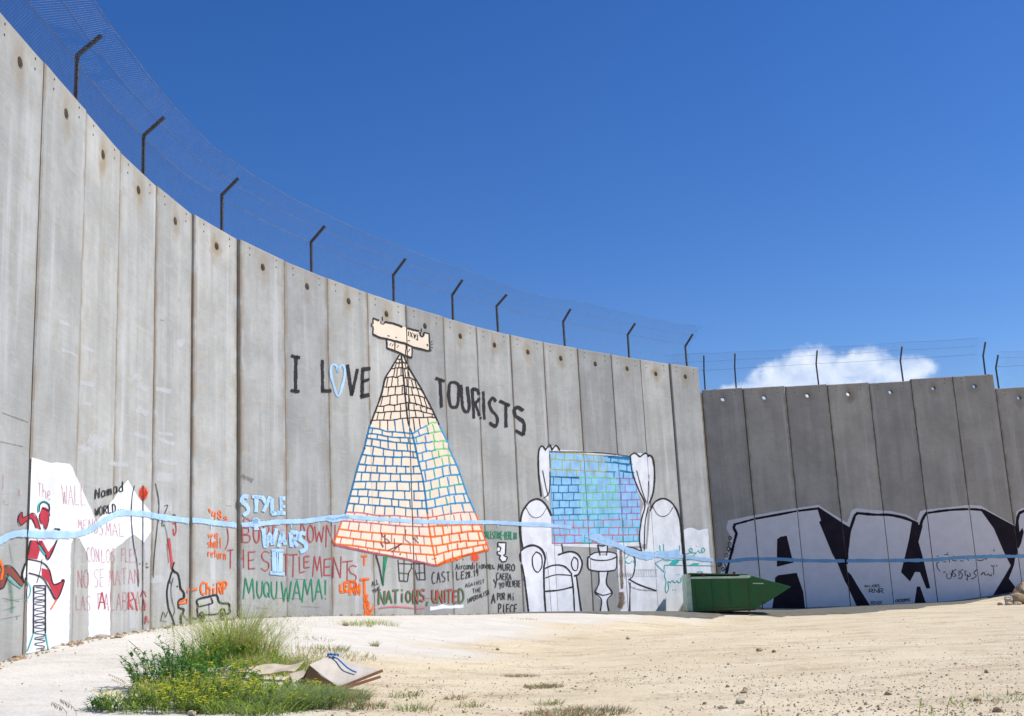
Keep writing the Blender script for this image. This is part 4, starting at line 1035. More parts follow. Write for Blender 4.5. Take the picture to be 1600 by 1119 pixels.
# blue band
def f(p):
    S = lambda pts, w_: p.stroke(pts, w_, True, .35)
    S(M(zA, [(-20, 460), (0, 452), (50, 425), (110, 415), (200, 420), (290, 420), (340, 422)]), 12)
    S(M(zA, [(340, 422), (380, 418), (430, 400), (480, 370), (520, 345), (560, 322), (600, 315), (700, 320), (780, 335), (915, 353)]), 9.5)
    S([(294, 813), (311.5, 813.5), (339, 817.5), (366, 820)], 9); S([(366, 821), (400, 819), (438, 815.5), (479, 814), (510, 809.7), (542, 806.5)], 8); S([(510, 809), (520, 813), (545, 808)], 7)
    S([(540, 807), (574, 809.7), (606, 811.5), (640, 814), (700, 816), (750, 816), (780, 816.4), (812, 818.7), (862, 821), (893, 824)], 6.8); S([(925, 836), (940, 842), (955, 848)], 5)
    S([(955, 846), (975, 856), (1000, 864), (1030, 869), (1061, 869), (1100, 874), (1114, 875)], 6.5)
    for x, y in ((520, 815), (612, 816), (700, 820), (455, 820), (60, 842), (150, 824), (250, 811), (330, 821), (778, 819), (390, 824), (575, 814)): p.stroke([(x, y-3), (x, y+5)], 1.2)
layer('painted_stripe', 'ltblue', L5+.001, f, 'long wavering pale blue stripe along the curved wall')

# --- right wall letters
q1 = T(1060, 760, 5.329); q2 = T(1320, 760, 5.329)
def f(p):
    p.poly(M(q1, [(345, 735), (375, 640), (400, 560), (440, 430), (410, 372), (400, 345), (415, 285), (630, 240), (985, 180), (1170, 155), (1200, 175), (1390, 295), (1405, 300), (1435, 215), (1450, 195), (1480, 182)]) + M(q2, [(120, 182), (200, 195), (380, 205), (520, 235), (600, 290), (625, 210), (660, 195), (1030, 155), (1130, 160), (1415, 325), (1430, 210), (1470, 180), (1500, 176), (1560, 170), (1750, 180), (1750, 860), (1480, 878), (1330, 945), (1120, 955), (1000, 968), (730, 978), (400, 988), (0, 1000)]) + M(q1, [(1240, 1000), (1060, 1008), (700, 1012), (640, 980), (345, 960)]), .25)
layer('painted_letters', 'lilac', L1, f, 'huge pale lilac graffiti letters', 'R')
def f(p):
    p.poly(M(q1, [(1155, 180), (1182, 182), (1362, 302), (1432, 348)]) + M(q2, [(47, 345), (30, 420), (15, 560), (10, 640), (15, 700), (55, 740), (120, 850), (210, 990), (98, 996), (18, 820), (0, 790)]) + M(q1, [(1325, 640), (1280, 560), (1172, 298), (1187, 283)]))
    p.poly(M(q1, [(822, 440), (850, 420), (902, 410), (945, 590), (960, 635), (820, 670), (820, 580)])); p.poly(M(q1, [(805, 760), (830, 740), (985, 720), (1040, 880), (1055, 1018), (780, 1015), (800, 900)]))
    p.poly(M(q2, [(560, 290), (600, 305), (628, 330), (650, 325), (614, 462), (652, 600), (662, 640), (712, 848), (680, 852), (625, 715), (585, 713), (543, 792), (468, 715), (497, 600), (535, 440)])); p.poly(M(q2, [(600, 835), (627, 835), (680, 985), (578, 990)]))
    p.poly(M(q2, [(1125, 190), (1165, 195), (1415, 330), (1430, 340), (1438, 500), (1436, 570), (1418, 600), (1410, 655), (1366, 768), (1448, 875), (1392, 885), (1330, 945), (1212, 942), (1330, 750), (1382, 658), (1335, 570), (1240, 350)]))
    p.poly(M(q2, [(1418, 330), (1428, 250), (1450, 210), (1495, 192), (1560, 188), (1560, 205), (1500, 212), (1460, 235), (1447, 290), (1455, 380), (1478, 345), (1490, 380), (1470, 470), (1446, 520), (1432, 500)]))
layer('painted_letter_shadows', 'black_fill', L2, f, 'black gaps and drop shadows of the huge letters', 'R')
def f(p):
    p.stroke(M(q1, [(395, 740), (430, 600), (485, 388)]), 4.6, False); p.stroke(M(q1, [(485, 395), (460, 345), (470, 318)]), 4.4, False); p.stroke(M(q1, [(458, 320), (640, 270), (850, 232), (985, 206), (1175, 183)]), 3.6, False)
    p.stroke(M(q2, [(15, 660), (22, 520), (45, 360), (85, 240), (110, 222)]), 4.4, False); p.stroke(M(q2, [(95, 222), (250, 236), (370, 238), (500, 265), (610, 312)]), 4.2)
    p.stroke(M(q2, [(625, 345), (645, 280), (668, 238), (690, 225)]), 4.4, False); p.stroke(M(q2, [(670, 225), (850, 200), (1030, 190), (1150, 198)]), 3.8)
layer('painted_outline', 'black_fill', L3, f, 'black outline along the top of the huge letters', 'R')
def f(p):
    S = lambda pts, w_=1.6: p.stroke(M(q1, pts), w_)
    for k, (x, y) in enumerate(((430, 430), (425, 480), (415, 520), (400, 575), (345, 650), (372, 690))):
        S([(x-14, y), (x, y-14), (x+14, y), (x, y+14), (x-12, y+4)], 1.5)
    S([(418, 500), (435, 520), (408, 555)]); S([(360, 610), (350, 660), (330, 665)]); S([(385, 640), (395, 690), (362, 700)])
    Q = lambda pts, w_=1.5: p.stroke(M(q2, pts), w_)
    text(p, 'RAIJOKS', q2(165, 825), q2(290, 815), q2(290, 838), q2(165, 840), 1.0, .1); text(p, 'RNR', q2(200, 855), q2(320, 850), q2(325, 890), q2(200, 885), 1.5, .1); text(p, 'RNX', q2(215, 955), q2(310, 950), q2(315, 985), q2(215, 985), 1.1, .1)
    text(p, 'ossams', q2(420, 930), q2(545, 920), q2(545, 955), q2(420, 965), 1.3, .05)
    # arabic line, lower
    for s_ in ([(1240, 672), (1240, 738)], [(1228, 668), (1248, 660)], [(1215, 730), (1222, 745), (1205, 742), (1195, 725)], [(1195, 725), (1185, 738), (1165, 735), (1160, 715), (1148, 725), (1135, 738), (1145, 720)], [(1178, 705), (1182, 708)], [(1268, 655), (1262, 668)], [(1228, 655), (1220, 665)],
               [(1105, 690), (1075, 720), (1095, 745), (1065, 770), (1050, 768)], [(1040, 720), (1045, 745), (1030, 750), (1020, 735), (1022, 775), (1008, 770)], [(1010, 705), (1015, 710)], [(1020, 785), (1026, 788)], [(1000, 700), (1005, 748)], [(985, 690), (960, 715), (980, 735), (965, 770), (945, 760)], [(950, 698), (952, 750)], [(930, 690), (900, 712), (925, 740), (905, 755)], [(895, 695), (895, 750)], [(885, 720), (888, 755), (865, 772), (850, 755), (852, 725)], [(868, 712), (872, 716)], [(822, 712), (828, 722)], [(832, 708), (838, 718)]): Q(s_, 1.5)
    for s_ in ([(765, 640), (772, 680), (795, 708)], [(765, 640), (785, 632)], [(780, 580), (765, 585)], [(830, 572), (850, 565), (862, 572)], [(852, 550), (856, 556)], [(820, 630), (845, 628)], [(870, 600), (872, 634)], [(895, 615), (920, 622), (930, 612)], [(960, 620), (990, 622)], [(905, 580), (912, 584)], [(1020, 580), (1024, 610), (1035, 620)], [(1100, 612), (1130, 618), (1160, 610)], [(1165, 605), (1185, 606)], [(1205, 575), (1222, 570)], [(1245, 525), (1240, 542)]): Q(s_, 1.5)
layer('painted_lettering', 'black_thin', L4, f, 'small black arabic handwriting and tags on the letters', 'R')
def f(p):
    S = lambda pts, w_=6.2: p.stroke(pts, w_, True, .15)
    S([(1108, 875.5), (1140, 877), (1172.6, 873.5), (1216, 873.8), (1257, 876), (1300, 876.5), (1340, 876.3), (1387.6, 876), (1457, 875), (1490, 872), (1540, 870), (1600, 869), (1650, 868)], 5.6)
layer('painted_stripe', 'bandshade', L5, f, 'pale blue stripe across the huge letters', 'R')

# ------------------------------------------------------------------ fences on the crests
def tube(V, F, a, b, r, n=4, up=Vector((0, 0, 1))):
    a = Vector(a); b = Vector(b); d = (b-a)
    if d.length < 1e-6: return
    d.normalize(); u = d.cross(up)
    if u.length < 1e-3: u = d.cross(Vector((1, 0, 0)))
    u.normalize(); v = d.cross(u); s0 = len(V)
    for c in (a, b):
        for k in range(n):
            t = 2*math.pi*(k+.5)/n; V.append(tuple(c+u*(r*math.cos(t))+v*(r*math.sin(t))))
    for k in range(n): F.append((s0+k, s0+(k+1) % n, s0+n+(k+1) % n, s0+n+k))
    if n > 3: F.append(tuple(s0+k for k in range(n))[::-1]); F.append(tuple(s0+n+k for k in range(n)))
def build_fence(pans, posts, name, label, s_lo, s_hi, zr, seed, ztop_extra=.30):
    cum = [0]
    for pn in pans: cum.append(cum[-1]+pn.w)
    def at(s, off):
        s = max(-.0, min(cum[-1]-1e-4, s)); k = max(i for i in range(len(pans)) if cum[i] <= s+1e-9)
        pn = pans[k]; u = s-cum[k]-pn.w/2
        n = pn.n
        # blend normals so that the net has no gaps
        t = (u/pn.w); nb = pans[min(k+1, len(pans)-1)].n if t > 0 else pans[max(k-1, 0)].n
        n = n.lerp(nb, abs(t)).normalized()
        q = pn.o - pn.n*pn.out + pn.t*u + n*off; return Vector((q.x, q.y, 0)), n
    root = empty(name, tuple(at((s_lo+s_hi)/2, -.2)[0]+Vector((0, 0, 7.9)))); tag(root, label, 'fence')
    bpy.context.view_layer.update(); inv = root.matrix_world.inverted()
    rnd = random.Random(seed)
    prof = {}
    for s, zb, outd, zt in posts:
        b0, n = at(s, -.2); V = []; F = []
        t = Vector((-n.y, n.x, 0))
        lean = rnd.uniform(-.035, .035)
        p0 = b0+Vector((0, 0, zr-1.0)); p1 = b0+Vector((0, 0, zb))+t*lean; p2 = b0+n*outd+Vector((0, 0, zt))+t*lean
        tube(V, F, p0, p1+Vector((0, 0, .012)), .034, 4, n); tube(V, F, p1, p2, .034, 4, t)
        o = mesh_obj('fence_post', V, F, M_POST, root); o.matrix_parent_inverse = inv
    # interpolate profile between posts
    ps = sorted(posts)
    def pr(s):
        if s <= ps[0][0]: return ps[0][1:]
        if s >= ps[-1][0]: return ps[-1][1:]
        for a, b in zip(ps, ps[1:]):
            if a[0] <= s <= b[0]:
                t = (s-a[0])/(b[0]-a[0]); sag = .09*math.sin(math.pi*t)
                return (a[1]*(1-t)+b[1]*t-sag*.5, a[2]*(1-t)+b[2]*t, a[3]*(1-t)+b[3]*t-sag)
    def surf(s, v):   # v metres of net measured upward from the wall crest
        zb, od, zt = pr(s); zb0 = zr-.05; L1_ = zb-zb0
        if v <= L1_: return at(s, -.2)[0]+Vector((0, 0, zb0+v))
        al = math.hypot(od, zt-zb); k = (v-L1_)/al
        q, _ = at(s, -.2+od*k); return q+Vector((0, 0, zb+(zt-zb)*k))
    HN = 1.30+ztop_extra; PT_ = .062
    V = []; F = []
    S_ = s_hi-s_lo
    nk = int((S_+HN)/PT_)
    for dr in (1, -1):
        for k in range(nk):
            s0 = s_lo-HN+k*PT_ if dr == 1 else s_lo+k*PT_
            pts = []
            for v in (0, .40, .80, .86, 1.22, HN):
                s = s0+v*dr+ (0 if dr == 1 else 0)
                if s < s_lo-1e-6 or s > s_hi+1e-6:
                    if pts: break
                    continue
                pts.append(surf(s, v+.02*math.sin(s*1.3+v*3)))
            for a, b in zip(pts, pts[1:]): tube(V, F, a, b, .00105, 3)
    net = mesh_obj('wire_netting', V, F, M_WIRE, root); net.matrix_parent_inverse = inv; net['kind'] = 'stuff'
    for v, r in ((.86, .005), (1.24, .004), (HN, .004)):
        V = []; F = []; s = s_lo; prev = None
        while s <= s_hi:
            q = surf(s, v); 
            if prev: tube(V, F, prev, q, r, 4)
            prev = q; s += .35
        o = mesh_obj('tension_wire', V, F, M_WIRE, root); o.matrix_parent_inverse = inv
    return root
S0 = sum(p.w for p in pl[:3])
LPs = [(1.61, 8.86, .34, 9.16), (4.44, 8.80, .35, 9.10), (7.52, 8.83, .36, 9.12), (10.76, 8.77, .37, 9.07), (13.94, 8.74, .39, 9.09), (16.38, 8.72, .35, 9.07), (18.36, 8.77, .38, 9.03), (21.28, 8.77, .32, 9.09), (24.18, 8.75, .33, 9.05), (27.0, 8.69, .36, 9.03)]
LPs = [(-3.9+S0, 8.85, .34, 9.15), (-1.25+S0, 8.86, .34, 9.16)] + [(a+S0, b, c, d) for a, b, c, d in LPs]
build_fence(pl, LPs, 'wire_fence', 'wire mesh fence with bent steel posts along the crest of the curved sunlit wall', .1, 27.35+S0, 7.95, 1)
cumr = [0]
for p_ in prr: cumr.append(cumr[-1]+p_.w)
def s_of(x): return (x-RIGHTW[0][0])*math.sqrt(1+.06**2)
RPs = [(s_of(6.99), 8.71, .40, 9.22), (s_of(8.12), 8.80, .40, 9.22), (s_of(11.13), 8.73, .42, 9.14), (s_of(14.15), 8.66, .42, 9.09), (s_of(17.05), 8.66, .42, 9.08)]
build_fence(prr, RPs, 'wire_fence', 'wire mesh fence with bent posts on the shaded wall in front of the cloud', s_of(5.6), s_of(17.12), 7.93, 2, .28)
build_fence(prr, [(s_of(17.48), 8.18, .40, 8.58), (s_of(20.4), 8.18, .40, 8.58), (s_of(23.2), 8.18, .40, 8.58)], 'wire_fence', 'short lower run of wire fence at the right edge of the photo', s_of(17.45), s_of(23.25), 7.42, 3, .2)

# ------------------------------------------------------------------ green steel bin
def bin_mat():
    k = NM('scuffed_green_paint'); co = k.coord('Object')
    n = k.noise(co, 2.2, 6, .65); n2 = k.noise(co, 14, 5, .65); n3 = k.noise(k.coord('Object', (6, 6, 1)), 1.5, 4, .6)
    c = k.mix(k.rng(n, .35, .7), (.018, .115, .038), (.035, .095, .028))
    c = k.mix(k.math('MULTIPLY', k.rng(n2, .56, .7), .6), c, (.13, .09, .045))
    c = k.mix(k.math('MULTIPLY', k.rng(n3, .6, .75), .35), c, (.08, .06, .03))
    k.base(c); k.rough(.5); k.bump(n, .3, .02); return k.m
M_BIN = bin_mat(); M_BINPALE = plain('pale_green_paint', (.48, .62, .48), .55, .15, 5); M_BINDARK = plain('dark_bin_inside', (.035, .04, .035), .8, .3); M_RUST = plain('rusty_skid_steel', (.10, .055, .035), .8, .4, 15)  # end panel, rim and bracket get a paler green than the body
p0 = at_ground(1084, 957.5); dist = 34.3
d0 = ray(1084, 957); bx = EYE + d0*(dist/math.hypot(d0.x, d0.y)); bz = gz(bx.x, bx.y)
root = empty('waste_skip', (bx.x, bx.y, bz), R(-2.5)); tag(root, 'dark green steel waste skip with a pointed end standing at the wall corner', 'skip')
pxm = F_PX/34.3
def pj(px, py): return ((px-1084)/pxm*1.0, (957.5-py)/pxm)
prof = [pj(1084, 955), pj(1084, 906), pj(1168, 909), pj(1176, 906.5), pj(1233, 925.5), pj(1200, 944), pj(1176, 955.5)]
W_ = 1.45
def prism(pr_, y0, y1, name, mat, parent, bev=.012):
    bm = bmesh.new(); a = [bm.verts.new((x, y0, z)) for x, z in pr_]; b = [bm.verts.new((x, y1, z)) for x, z in pr_]; n = len(pr_)
    bm.faces.new(a); bm.faces.new(b[::-1])
    for i in range(n): bm.faces.new((a[i], b[i], b[(i+1) % n], a[(i+1) % n]))
    bmesh.ops.recalc_face_normals(bm, faces=bm.faces)
    if bev: bmesh.ops.bevel(bm, geom=list(bm.edges), offset=bev, segments=2, affect='EDGES', profile=.6)
    return bm_obj(name, bm, mat, parent)
prism(prof, 0, W_, 'body', M_BIN, root)
x1, z1 = pj(1084, 906); x2, z2_ = pj(1170, 909)
prism([(-.155, .07), (-.155+.02, z1+.12), (-.004, z1+.12), (-.004, .05)], .03, W_-.03, 'end_panel', M_BINPALE, root)
prism([(x1, z1-.012), (x1+.01, z1+.05), (x2, z2_+.045), (x2, z2_-.012)], -.06, .02, 'rim', M_BINPALE, root, .006)
prism([(x1-.02, z1+.045), (x1-.02, z1+.12), (x2-.1, z2_+.075), (x2-.1, z2_+.055)], .05, W_-.02, 'slot', M_BINDARK, root, .004)
prism([(x1-.08, z1+.125), (x1-.02, z1+.16), (x2+.02, z2_+.10), (x2-.02, z2_+.07)], -.05, W_+.03, 'lid', M_BIN, root, .008)
prism([pj(1158, 909), pj(1157, 904.5), pj(1170, 904.8), pj(1174, 908.5)], -.05, .3, 'lid_bracket', M_BINPALE, root, .005)
for yy in (.12, W_-.22):
    prism([(-.05, .0), (-.05, .05), (1.75, .05), (1.8, .0)], yy, yy+.09, 'skid', M_RUST, root, .004)
for xx in (.02, .62, 1.1, 1.55):
    prism([(xx, -.02), (xx, .055), (xx+.06, .055), (xx+.06, -.02)], -.02, .05, 'foot', M_RUST, root, .004)
for xx in (.10, .58, 1.06):
    prism([(xx, .05), (xx, .93), (xx+.035, .93), (xx+.035, .05)], -.022, -.002, 'rib', M_BIN, root, .004)
for xx in (.3, 1.2):
    prism([(xx, z1+.04), (xx, z1+.13), (xx+.07, z1+.13), (xx+.07, z1+.04)], -.09, -.05, 'lid_hinge', M_RUST, root, .003)
prism([(.0, .05), (.0, .10), (1.66, .10), (1.66, .05)], -.026, -.003, 'bottom_rail', M_BIN, root, .004)
prism([(1.62, .045), (1.62, .98), (1.655, .985), (1.655, .045)], -.018, -.004, 'rib', M_BIN, root, .003)
prism([pj(1176, 918.5), pj(1176, 917), pj(1192, 918), pj(1192, 919.5)], -.014, -.003, 'weld_strip', M_BINPALE, root, 0)
prism([pj(1187, 945), pj(1189, 949.5), pj(1192, 948.5), pj(1190, 944)], -.02, .08, 'lifting_lug', M_RUST, root, .003)

# ------------------------------------------------------------------ rocks
def rock(name, loc, dims, seed, mat, lab=None, cat='rock', group=None, cut=True, parent=None):
    rnd = random.Random(seed); bm = bmesh.new(); bmesh.ops.create_icosphere(bm, subdivisions=3, radius=1)
    pls = [(Vector((rnd.gauss(0, 1), rnd.gauss(0, 1), rnd.gauss(0, 1))).normalized(), rnd.uniform(.55, .8)) for _ in range(9)]
    for v in bm.verts:
        p = v.co.copy()
        for n_, d_ in pls:
            q = p.dot(n_)
            if q > d_: p -= n_*(q-d_)
        p += p.normalized()*noise.noise(p*2.3+Vector((seed, 0, 0)))*.10
        v.co = Vector((p.x*dims[0], p.y*dims[1], p.z*dims[2]))
    o = bm_obj(name, bm, mat, parent); o.location = loc; o.rotation_euler = (rnd.uniform(-.15, .15), rnd.uniform(-.15, .15), rnd.uniform(0, 6))
    if lab: tag(o, lab, cat, group)
    return o
def rock_mat(name, a, b):
    k = NM(name); co = k.coord('Object'); n = k.noise(co, 3, 6, .65); n2 = k.noise(co, 18, 4)
    c = k.mix(k.rng(n, .35, .65), a, b); c = k.mix(k.math('MULTIPLY', k.rng(n2, .5, .75), .4), c, tuple(v*.6 for v in b)); k.base(c); k.rough(.95); k.bump(k.math('ADD', n, n2), .7, .06); return k.m
M_ROCK = rock_mat('ochre_rock', (.48, .36, .23), (.34, .23, .13)); M_ROCKP = rock_mat('pale_rock', (.56, .49, .38), (.42, .34, .24))
def onray(px, py, r):
    d = ray(px, py); k = r/math.hypot(d.x, d.y); q = EYE+d*k; return q
for i, (px, r, w_, h_, mt, lab, cat) in enumerate((
    (1594, 36.8, .36, .24, M_ROCK, 'large ochre boulder at the right edge in front of the shaded wall', 'boulder'),
    (1576, 36.5, .15, .20, M_ROCKP, 'upright pale stone block leaning on the left of the ochre boulder', 'rock'),
    (1562, 36.4, .09, .07, M_ROCK, 'small brown stone lying left of the upright pale block', 'rock'),
    (1577, 35.9, .16, .06, M_ROCKP, 'flat pale stone below the upright block', 'rock'),
    (1590, 35.7, .13, .06, M_ROCKP, 'small pale stone in front of the ochre boulder', 'rock'),
    (1603, 37.4, .34, .36, M_ROCK, 'pale rough stone on top of the ochre boulder at the photo edge', 'rock'))):
    q = onray(px, 945, r); z = gz(q.x, q.y)
    rock('rock', (q.x, q.y, z+h_*.5+(.12 if i == 5 else 0)), (w_, w_*.9, h_), 20+i, mt, lab, cat)

# ------------------------------------------------------------------ gravel and stones
rg = random.Random(4); V = []; F = []; VB = []; FB = []
def pebble(V, F, c, r, rnd):
    s0 = len(V); a0 = rnd.uniform(0, 6)
    for k in range(5): 
        a = a0+k*2*math.pi/5; rr = r*rnd.uniform(.7, 1.25); V.append((c[0]+rr*math.cos(a), c[1]+rr*math.sin(a), c[2]-r*.15))
    for k in range(4):
        a = a0+.5+k*2*math.pi/4; rr = r*rnd.uniform(.35, .7); V.append((c[0]+rr*math.cos(a), c[1]+rr*math.sin(a), c[2]+r*rnd.uniform(.4, .75)))
    for k in range(5): F.append((s0+k, s0+(k+1) % 5, s0+5+(k % 4)))
    for k in range(4): F.append((s0+5+k, s0+(k+1) % 5, s0+5+(k+1) % 4))
    F.append((s0+5, s0+6, s0+7, s0+8)); F.append((s0+4, s0, s0+8))
n_ = 0
while n_ < 15000:
    px, py = rg.uniform(0, 1600), 955+rg.random()**.8*170
    d = ray(px, py)
    if d.z >= -.004: continue
    k = (-CAM_H+.15)/d.z; x, y = d.x*k, d.y*k
    if y > 40 or x < -9 or x > 20: continue
    dl, _g = seg_near(x, y)
    if dl < .3: continue
    a = apron(x, y); pt_ = noise.noise(Vector((x*.55, y*.55, 1)))+.55*noise.noise(Vector((x*1.9, y*1.9, 5)))
    if rg.random() < a*.93 or pt_ < rg.uniform(-.5, .35): n_ += 1; continue
    r = .004+.007*rg.random()**2+.014*(rg.random()**22)
    tgt = (VB, FB) if rg.random() < .40 else (V, F)
    pebble(*tgt, (x, y, gz(x, y)+r*.2), r, rg); n_ += 1
for pn in pl+prr:
    for k in range(46):
        q = pn.o+pn.t*rg.uniform(-pn.w/2, pn.w/2)+pn.n*(.03+.28*rg.random()**2.2)
        pebble(*((VB, FB) if rg.random() < .7 else (V, F)), (q.x, q.y, gz(q.x, q.y)+.01), .012+.03*rg.random()**4, rg)
tag(mesh_obj('gravel', V, F, rock_mat('pale_gravel', (.62, .55, .43), (.50, .42, .30))), 'pale loose gravel scattered over the dirt', kind='stuff')
tag(mesh_obj('gravel', VB, FB, rock_mat('brown_gravel', (.40, .30, .19), (.28, .19, .11))), 'brown loose gravel scattered over the dirt', kind='stuff')
STN = [((1157, 1100), .035, 'reddish stone beside a tiny pebble near the bottom right of the dirt'), ((1163, 1083), .035, 'brown angular stone at lower right of the open dirt'), ((1137, 1074), .022, 'small brown stone up left of the angular one'), ((1165, 1078), .022, 'small stone behind the brown angular stone'), ((1558, 1113), .035, 'dark brown stone in the bottom right corner'), ((1527, 1096), .03, 'grey brown stone by the dry stems at bottom right'),
       ((1128, 1108), .03, 'red brown stone at the bottom edge'), ((1187, 1018), .045, 'larger brown clod in the middle of the bare dirt'), ((1210, 1020), .035, 'brown stone right of the larger clod'), ((982, 999), .05, 'lone brown clod in front of the pedestal table mural'), ((778, 1016), .035, 'small reddish stone left of middle on bare dirt'), ((540, 978), .06, 'grey stone left of the green tufts by the wall'), ((1542, 1052), .03, 'small stone on the bare dirt at far right'), ((1388, 1086), .03, 'flat stone among brown gravel'), ((1250, 946), .07, 'brown stone on the grey strip right of the bin')]
for i, ((px, py), r, lab) in enumerate(STN):
    q = at_ground(px, py); rock('stone', (q.x, q.y, q.z+r*.3), (r*1.2, r, r*.8), 50+i, M_ROCK if i % 3 else M_ROCKP, lab, 'stone')

# ------------------------------------------------------------------ plants
def leaf_mat(name, a, b, tr=.35):
    k = NM(name); co = k.world(); n = k.noise(co, 7, 3); n2 = k.noise(co, 60, 2)
    c = k.mix(k.rng(n, .35, .65), a, b); c = k.mix(k.rng(n2, .35, .7), c, tuple(min(1, v*1.5) for v in b))
    k.base(c); k.rough(.55)
    t = k.n('ShaderNodeBsdfTranslucent'); k.l(c, t.inputs[0]); mx = k.n('ShaderNodeMixShader'); mx.inputs[0].default_value = tr
    k.l(k.p.outputs[0], mx.inputs[1]); k.l(t.outputs[0], mx.inputs[2]); k.l(mx.outputs[0], k.out.inputs[0]); return k.m
M_LIGHTG = leaf_mat('pale_seed_grass', (.34, .38, .10), (.42, .43, .17), .45); M_GRASS = leaf_mat('fresh_grass', (.16, .27, .035), (.28, .38, .06), .45); M_LEAF = leaf_mat('dark_leaf', (.04, .14, .022), (.09, .24, .035)); M_DRY = leaf_mat('dry_straw', (.36, .28, .13), (.46, .37, .19)); M_GREY = leaf_mat('grey_green_blade', (.16, .22, .09), (.25, .30, .14)); M_YEL = leaf_mat('yellow_petal', (.72, .55, .02), (.80, .66, .05), .3); M_STEM = leaf_mat('green_stem', (.10, .14, .04), (.18, .2, .07)); M_BROWNG = leaf_mat('dead_brown_grass', (.20, .14, .07), (.28, .2, .11))
def blade(V, F, b, h, lean, az_, wd, segs=4, droop=1.6):
    s0 = len(V); t = Vector((-math.sin(az_), math.cos(az_), 0)); dr = Vector((math.cos(az_), math.sin(az_), 0))
    for i in range(segs+1):
        u = i/segs; p = b+Vector((0, 0, h*(u-.22*lean*u*u)))+dr*(h*lean*u**droop); w2 = wd*(1-u**1.5)+.0006
        V.append(tuple(p-t*w2)); V.append(tuple(p+t*w2))
    for i in range(segs): F.append((s0+2*i, s0+2*i+1, s0+2*i+3, s0+2*i+2))
def leaf(V, F, p, d, up, L, wd):
    s0 = len(V); s_ = d.cross(up)
    if s_.length < 1e-3: s_ = Vector((1, 0, 0))
    s_.normalize(); nn = s_.cross(d).normalized()
    V += [tuple(p), tuple(p+d*L*.45+s_*wd+nn*wd*.35), tuple(p+d*L-nn*L*.15), tuple(p+d*L*.45-s_*wd+nn*wd*.35), tuple(p+d*L*.5)]
    F += [(s0, s0+1, s0+4), (s0+1, s0+2, s0+4), (s0+2, s0+3, s0+4), (s0+3, s0, s0+4)]
def tuft(px, py, n, h, rad, mats, lab, cat, seed, lean=.5, wd=.004, seeds=0):
    rnd = random.Random(seed); q = at_ground(px, py); root = empty('grass_tuft', tuple(q)); tag(root, lab, cat); bpy.context.view_layer.update()
    inv = root.matrix_world.inverted()
    for mat, frac, nm in mats:
        V = []; F = []
        for i in range(int(n*frac)):
            a = rnd.uniform(0, 6.283); r = rad*math.sqrt(rnd.random()); x, y = q.x+r*math.cos(a), q.y+r*math.sin(a)
            az2 = a+rnd.gauss(0, .8); blade(V, F, Vector((x, y, gz(x, y)-.01)), h*rnd.uniform(.45, 1.1), abs(rnd.gauss(lean, .25)), az2, wd*rnd.uniform(.7, 1.3))
            if seeds and rnd.random() < seeds:
                tip = Vector(V[-1])
                for k in range(4): leaf(V, F, tip-Vector((0, 0, .02*k)), Vector((rnd.gauss(0, 1), rnd.gauss(0, 1), .8)).normalized(), Vector((0, 0, 1)), .022, .005)
        o = mesh_obj(nm, V, F, mat, root); o.matrix_parent_inverse = inv; o['kind'] = 'stuff'
    return root
def bush(px, py, rx, ry, h, nst, lab, seed, flowers=0, lmat=None, lw=.012, ll=.06, lpn=16):
    rnd = random.Random(seed); q = at_ground(px, py); root = empty('leafy_weed', tuple(q)); tag(root, lab, 'weed'); bpy.context.view_layer.update(); inv = root.matrix_world.inverted()
    SV, SF, LV, LF, YV, YF = [], [], [], [], [], []
    for i in range(nst):
        a = rnd.uniform(0, 6.283); r = math.sqrt(rnd.random()); x = q.x+rx*r*math.cos(a); y = q.y+ry*r*math.sin(a); hh = h*(1-.55*r*r)*rnd.uniform(.6, 1.15)
        b = Vector((x, y, gz(x, y)-.01)); le = rnd.uniform(.1, .6); dr = Vector((math.cos(a)+rnd.gauss(0, .5), math.sin(a)+rnd.gauss(0, .5), 0))
        pts = [b+Vector((0, 0, hh*u))+dr*(hh*le*u*u) for u in (0, .35, .7, 1)]
        for c, d in zip(pts, pts[1:]): tube(SV, SF, c, d, .0028, 3)
        for k in range(lpn):
            u = rnd.uniform(.15, 1); j = min(2, int(u*3)); p = pts[j].lerp(pts[j+1], u*3-j if u < 1 else 1)
            d = Vector((rnd.gauss(0, 1), rnd.gauss(0, 1), rnd.uniform(-.1, 1.0))).normalized(); leaf(LV, LF, p, d, Vector((0, 0, 1)), ll*rnd.uniform(.6, 1.3), lw*rnd.uniform(.7, 1.3))
        if rnd.random() < flowers*.42:
            for _ in range(rnd.randint(2, 5)):
                c = pts[-1]+Vector((rnd.gauss(0, .025), rnd.gauss(0, .025), rnd.uniform(-.01, .04)))
                for k in range(5):
                    a2 = k*1.2566+rnd.random(); leaf(YV, YF, c, Vector((math.cos(a2), math.sin(a2), .5)).normalized(), Vector((0, 0, 1)), .018, .009)
    o = mesh_obj('stem', SV, SF, M_STEM, root); o.matrix_parent_inverse = inv; o['kind'] = 'stuff'
    o = mesh_obj('foliage', LV, LF, lmat or M_LEAF, root); o.matrix_parent_inverse = inv; o['kind'] = 'stuff'
    if YV: o = mesh_obj('flower_heads', YV, YF, M_YEL, root); o.matrix_parent_inverse = inv; o['kind'] = 'stuff'
GT = [(M_GRASS, .45, 'blades'), (M_LIGHTG, .35, 'seed_blades'), (M_DRY, .20, 'dry_blades')]
bush(445, 1085, .5, .3, .15, 60, 'low trailing yellow green weed below the pale sheet', 21, .8, M_GRASS, .007, .05)
bush(480, 1108, .5, .25, .13, 50, 'low trailing weed at the bottom edge below the box', 22, .3, M_GREY, .006, .05)
bush(395, 1045, .35, .3, .28, 50, 'bright green weed at the right foot of the tall grass', 23, .7, M_GRASS, .008, .05)
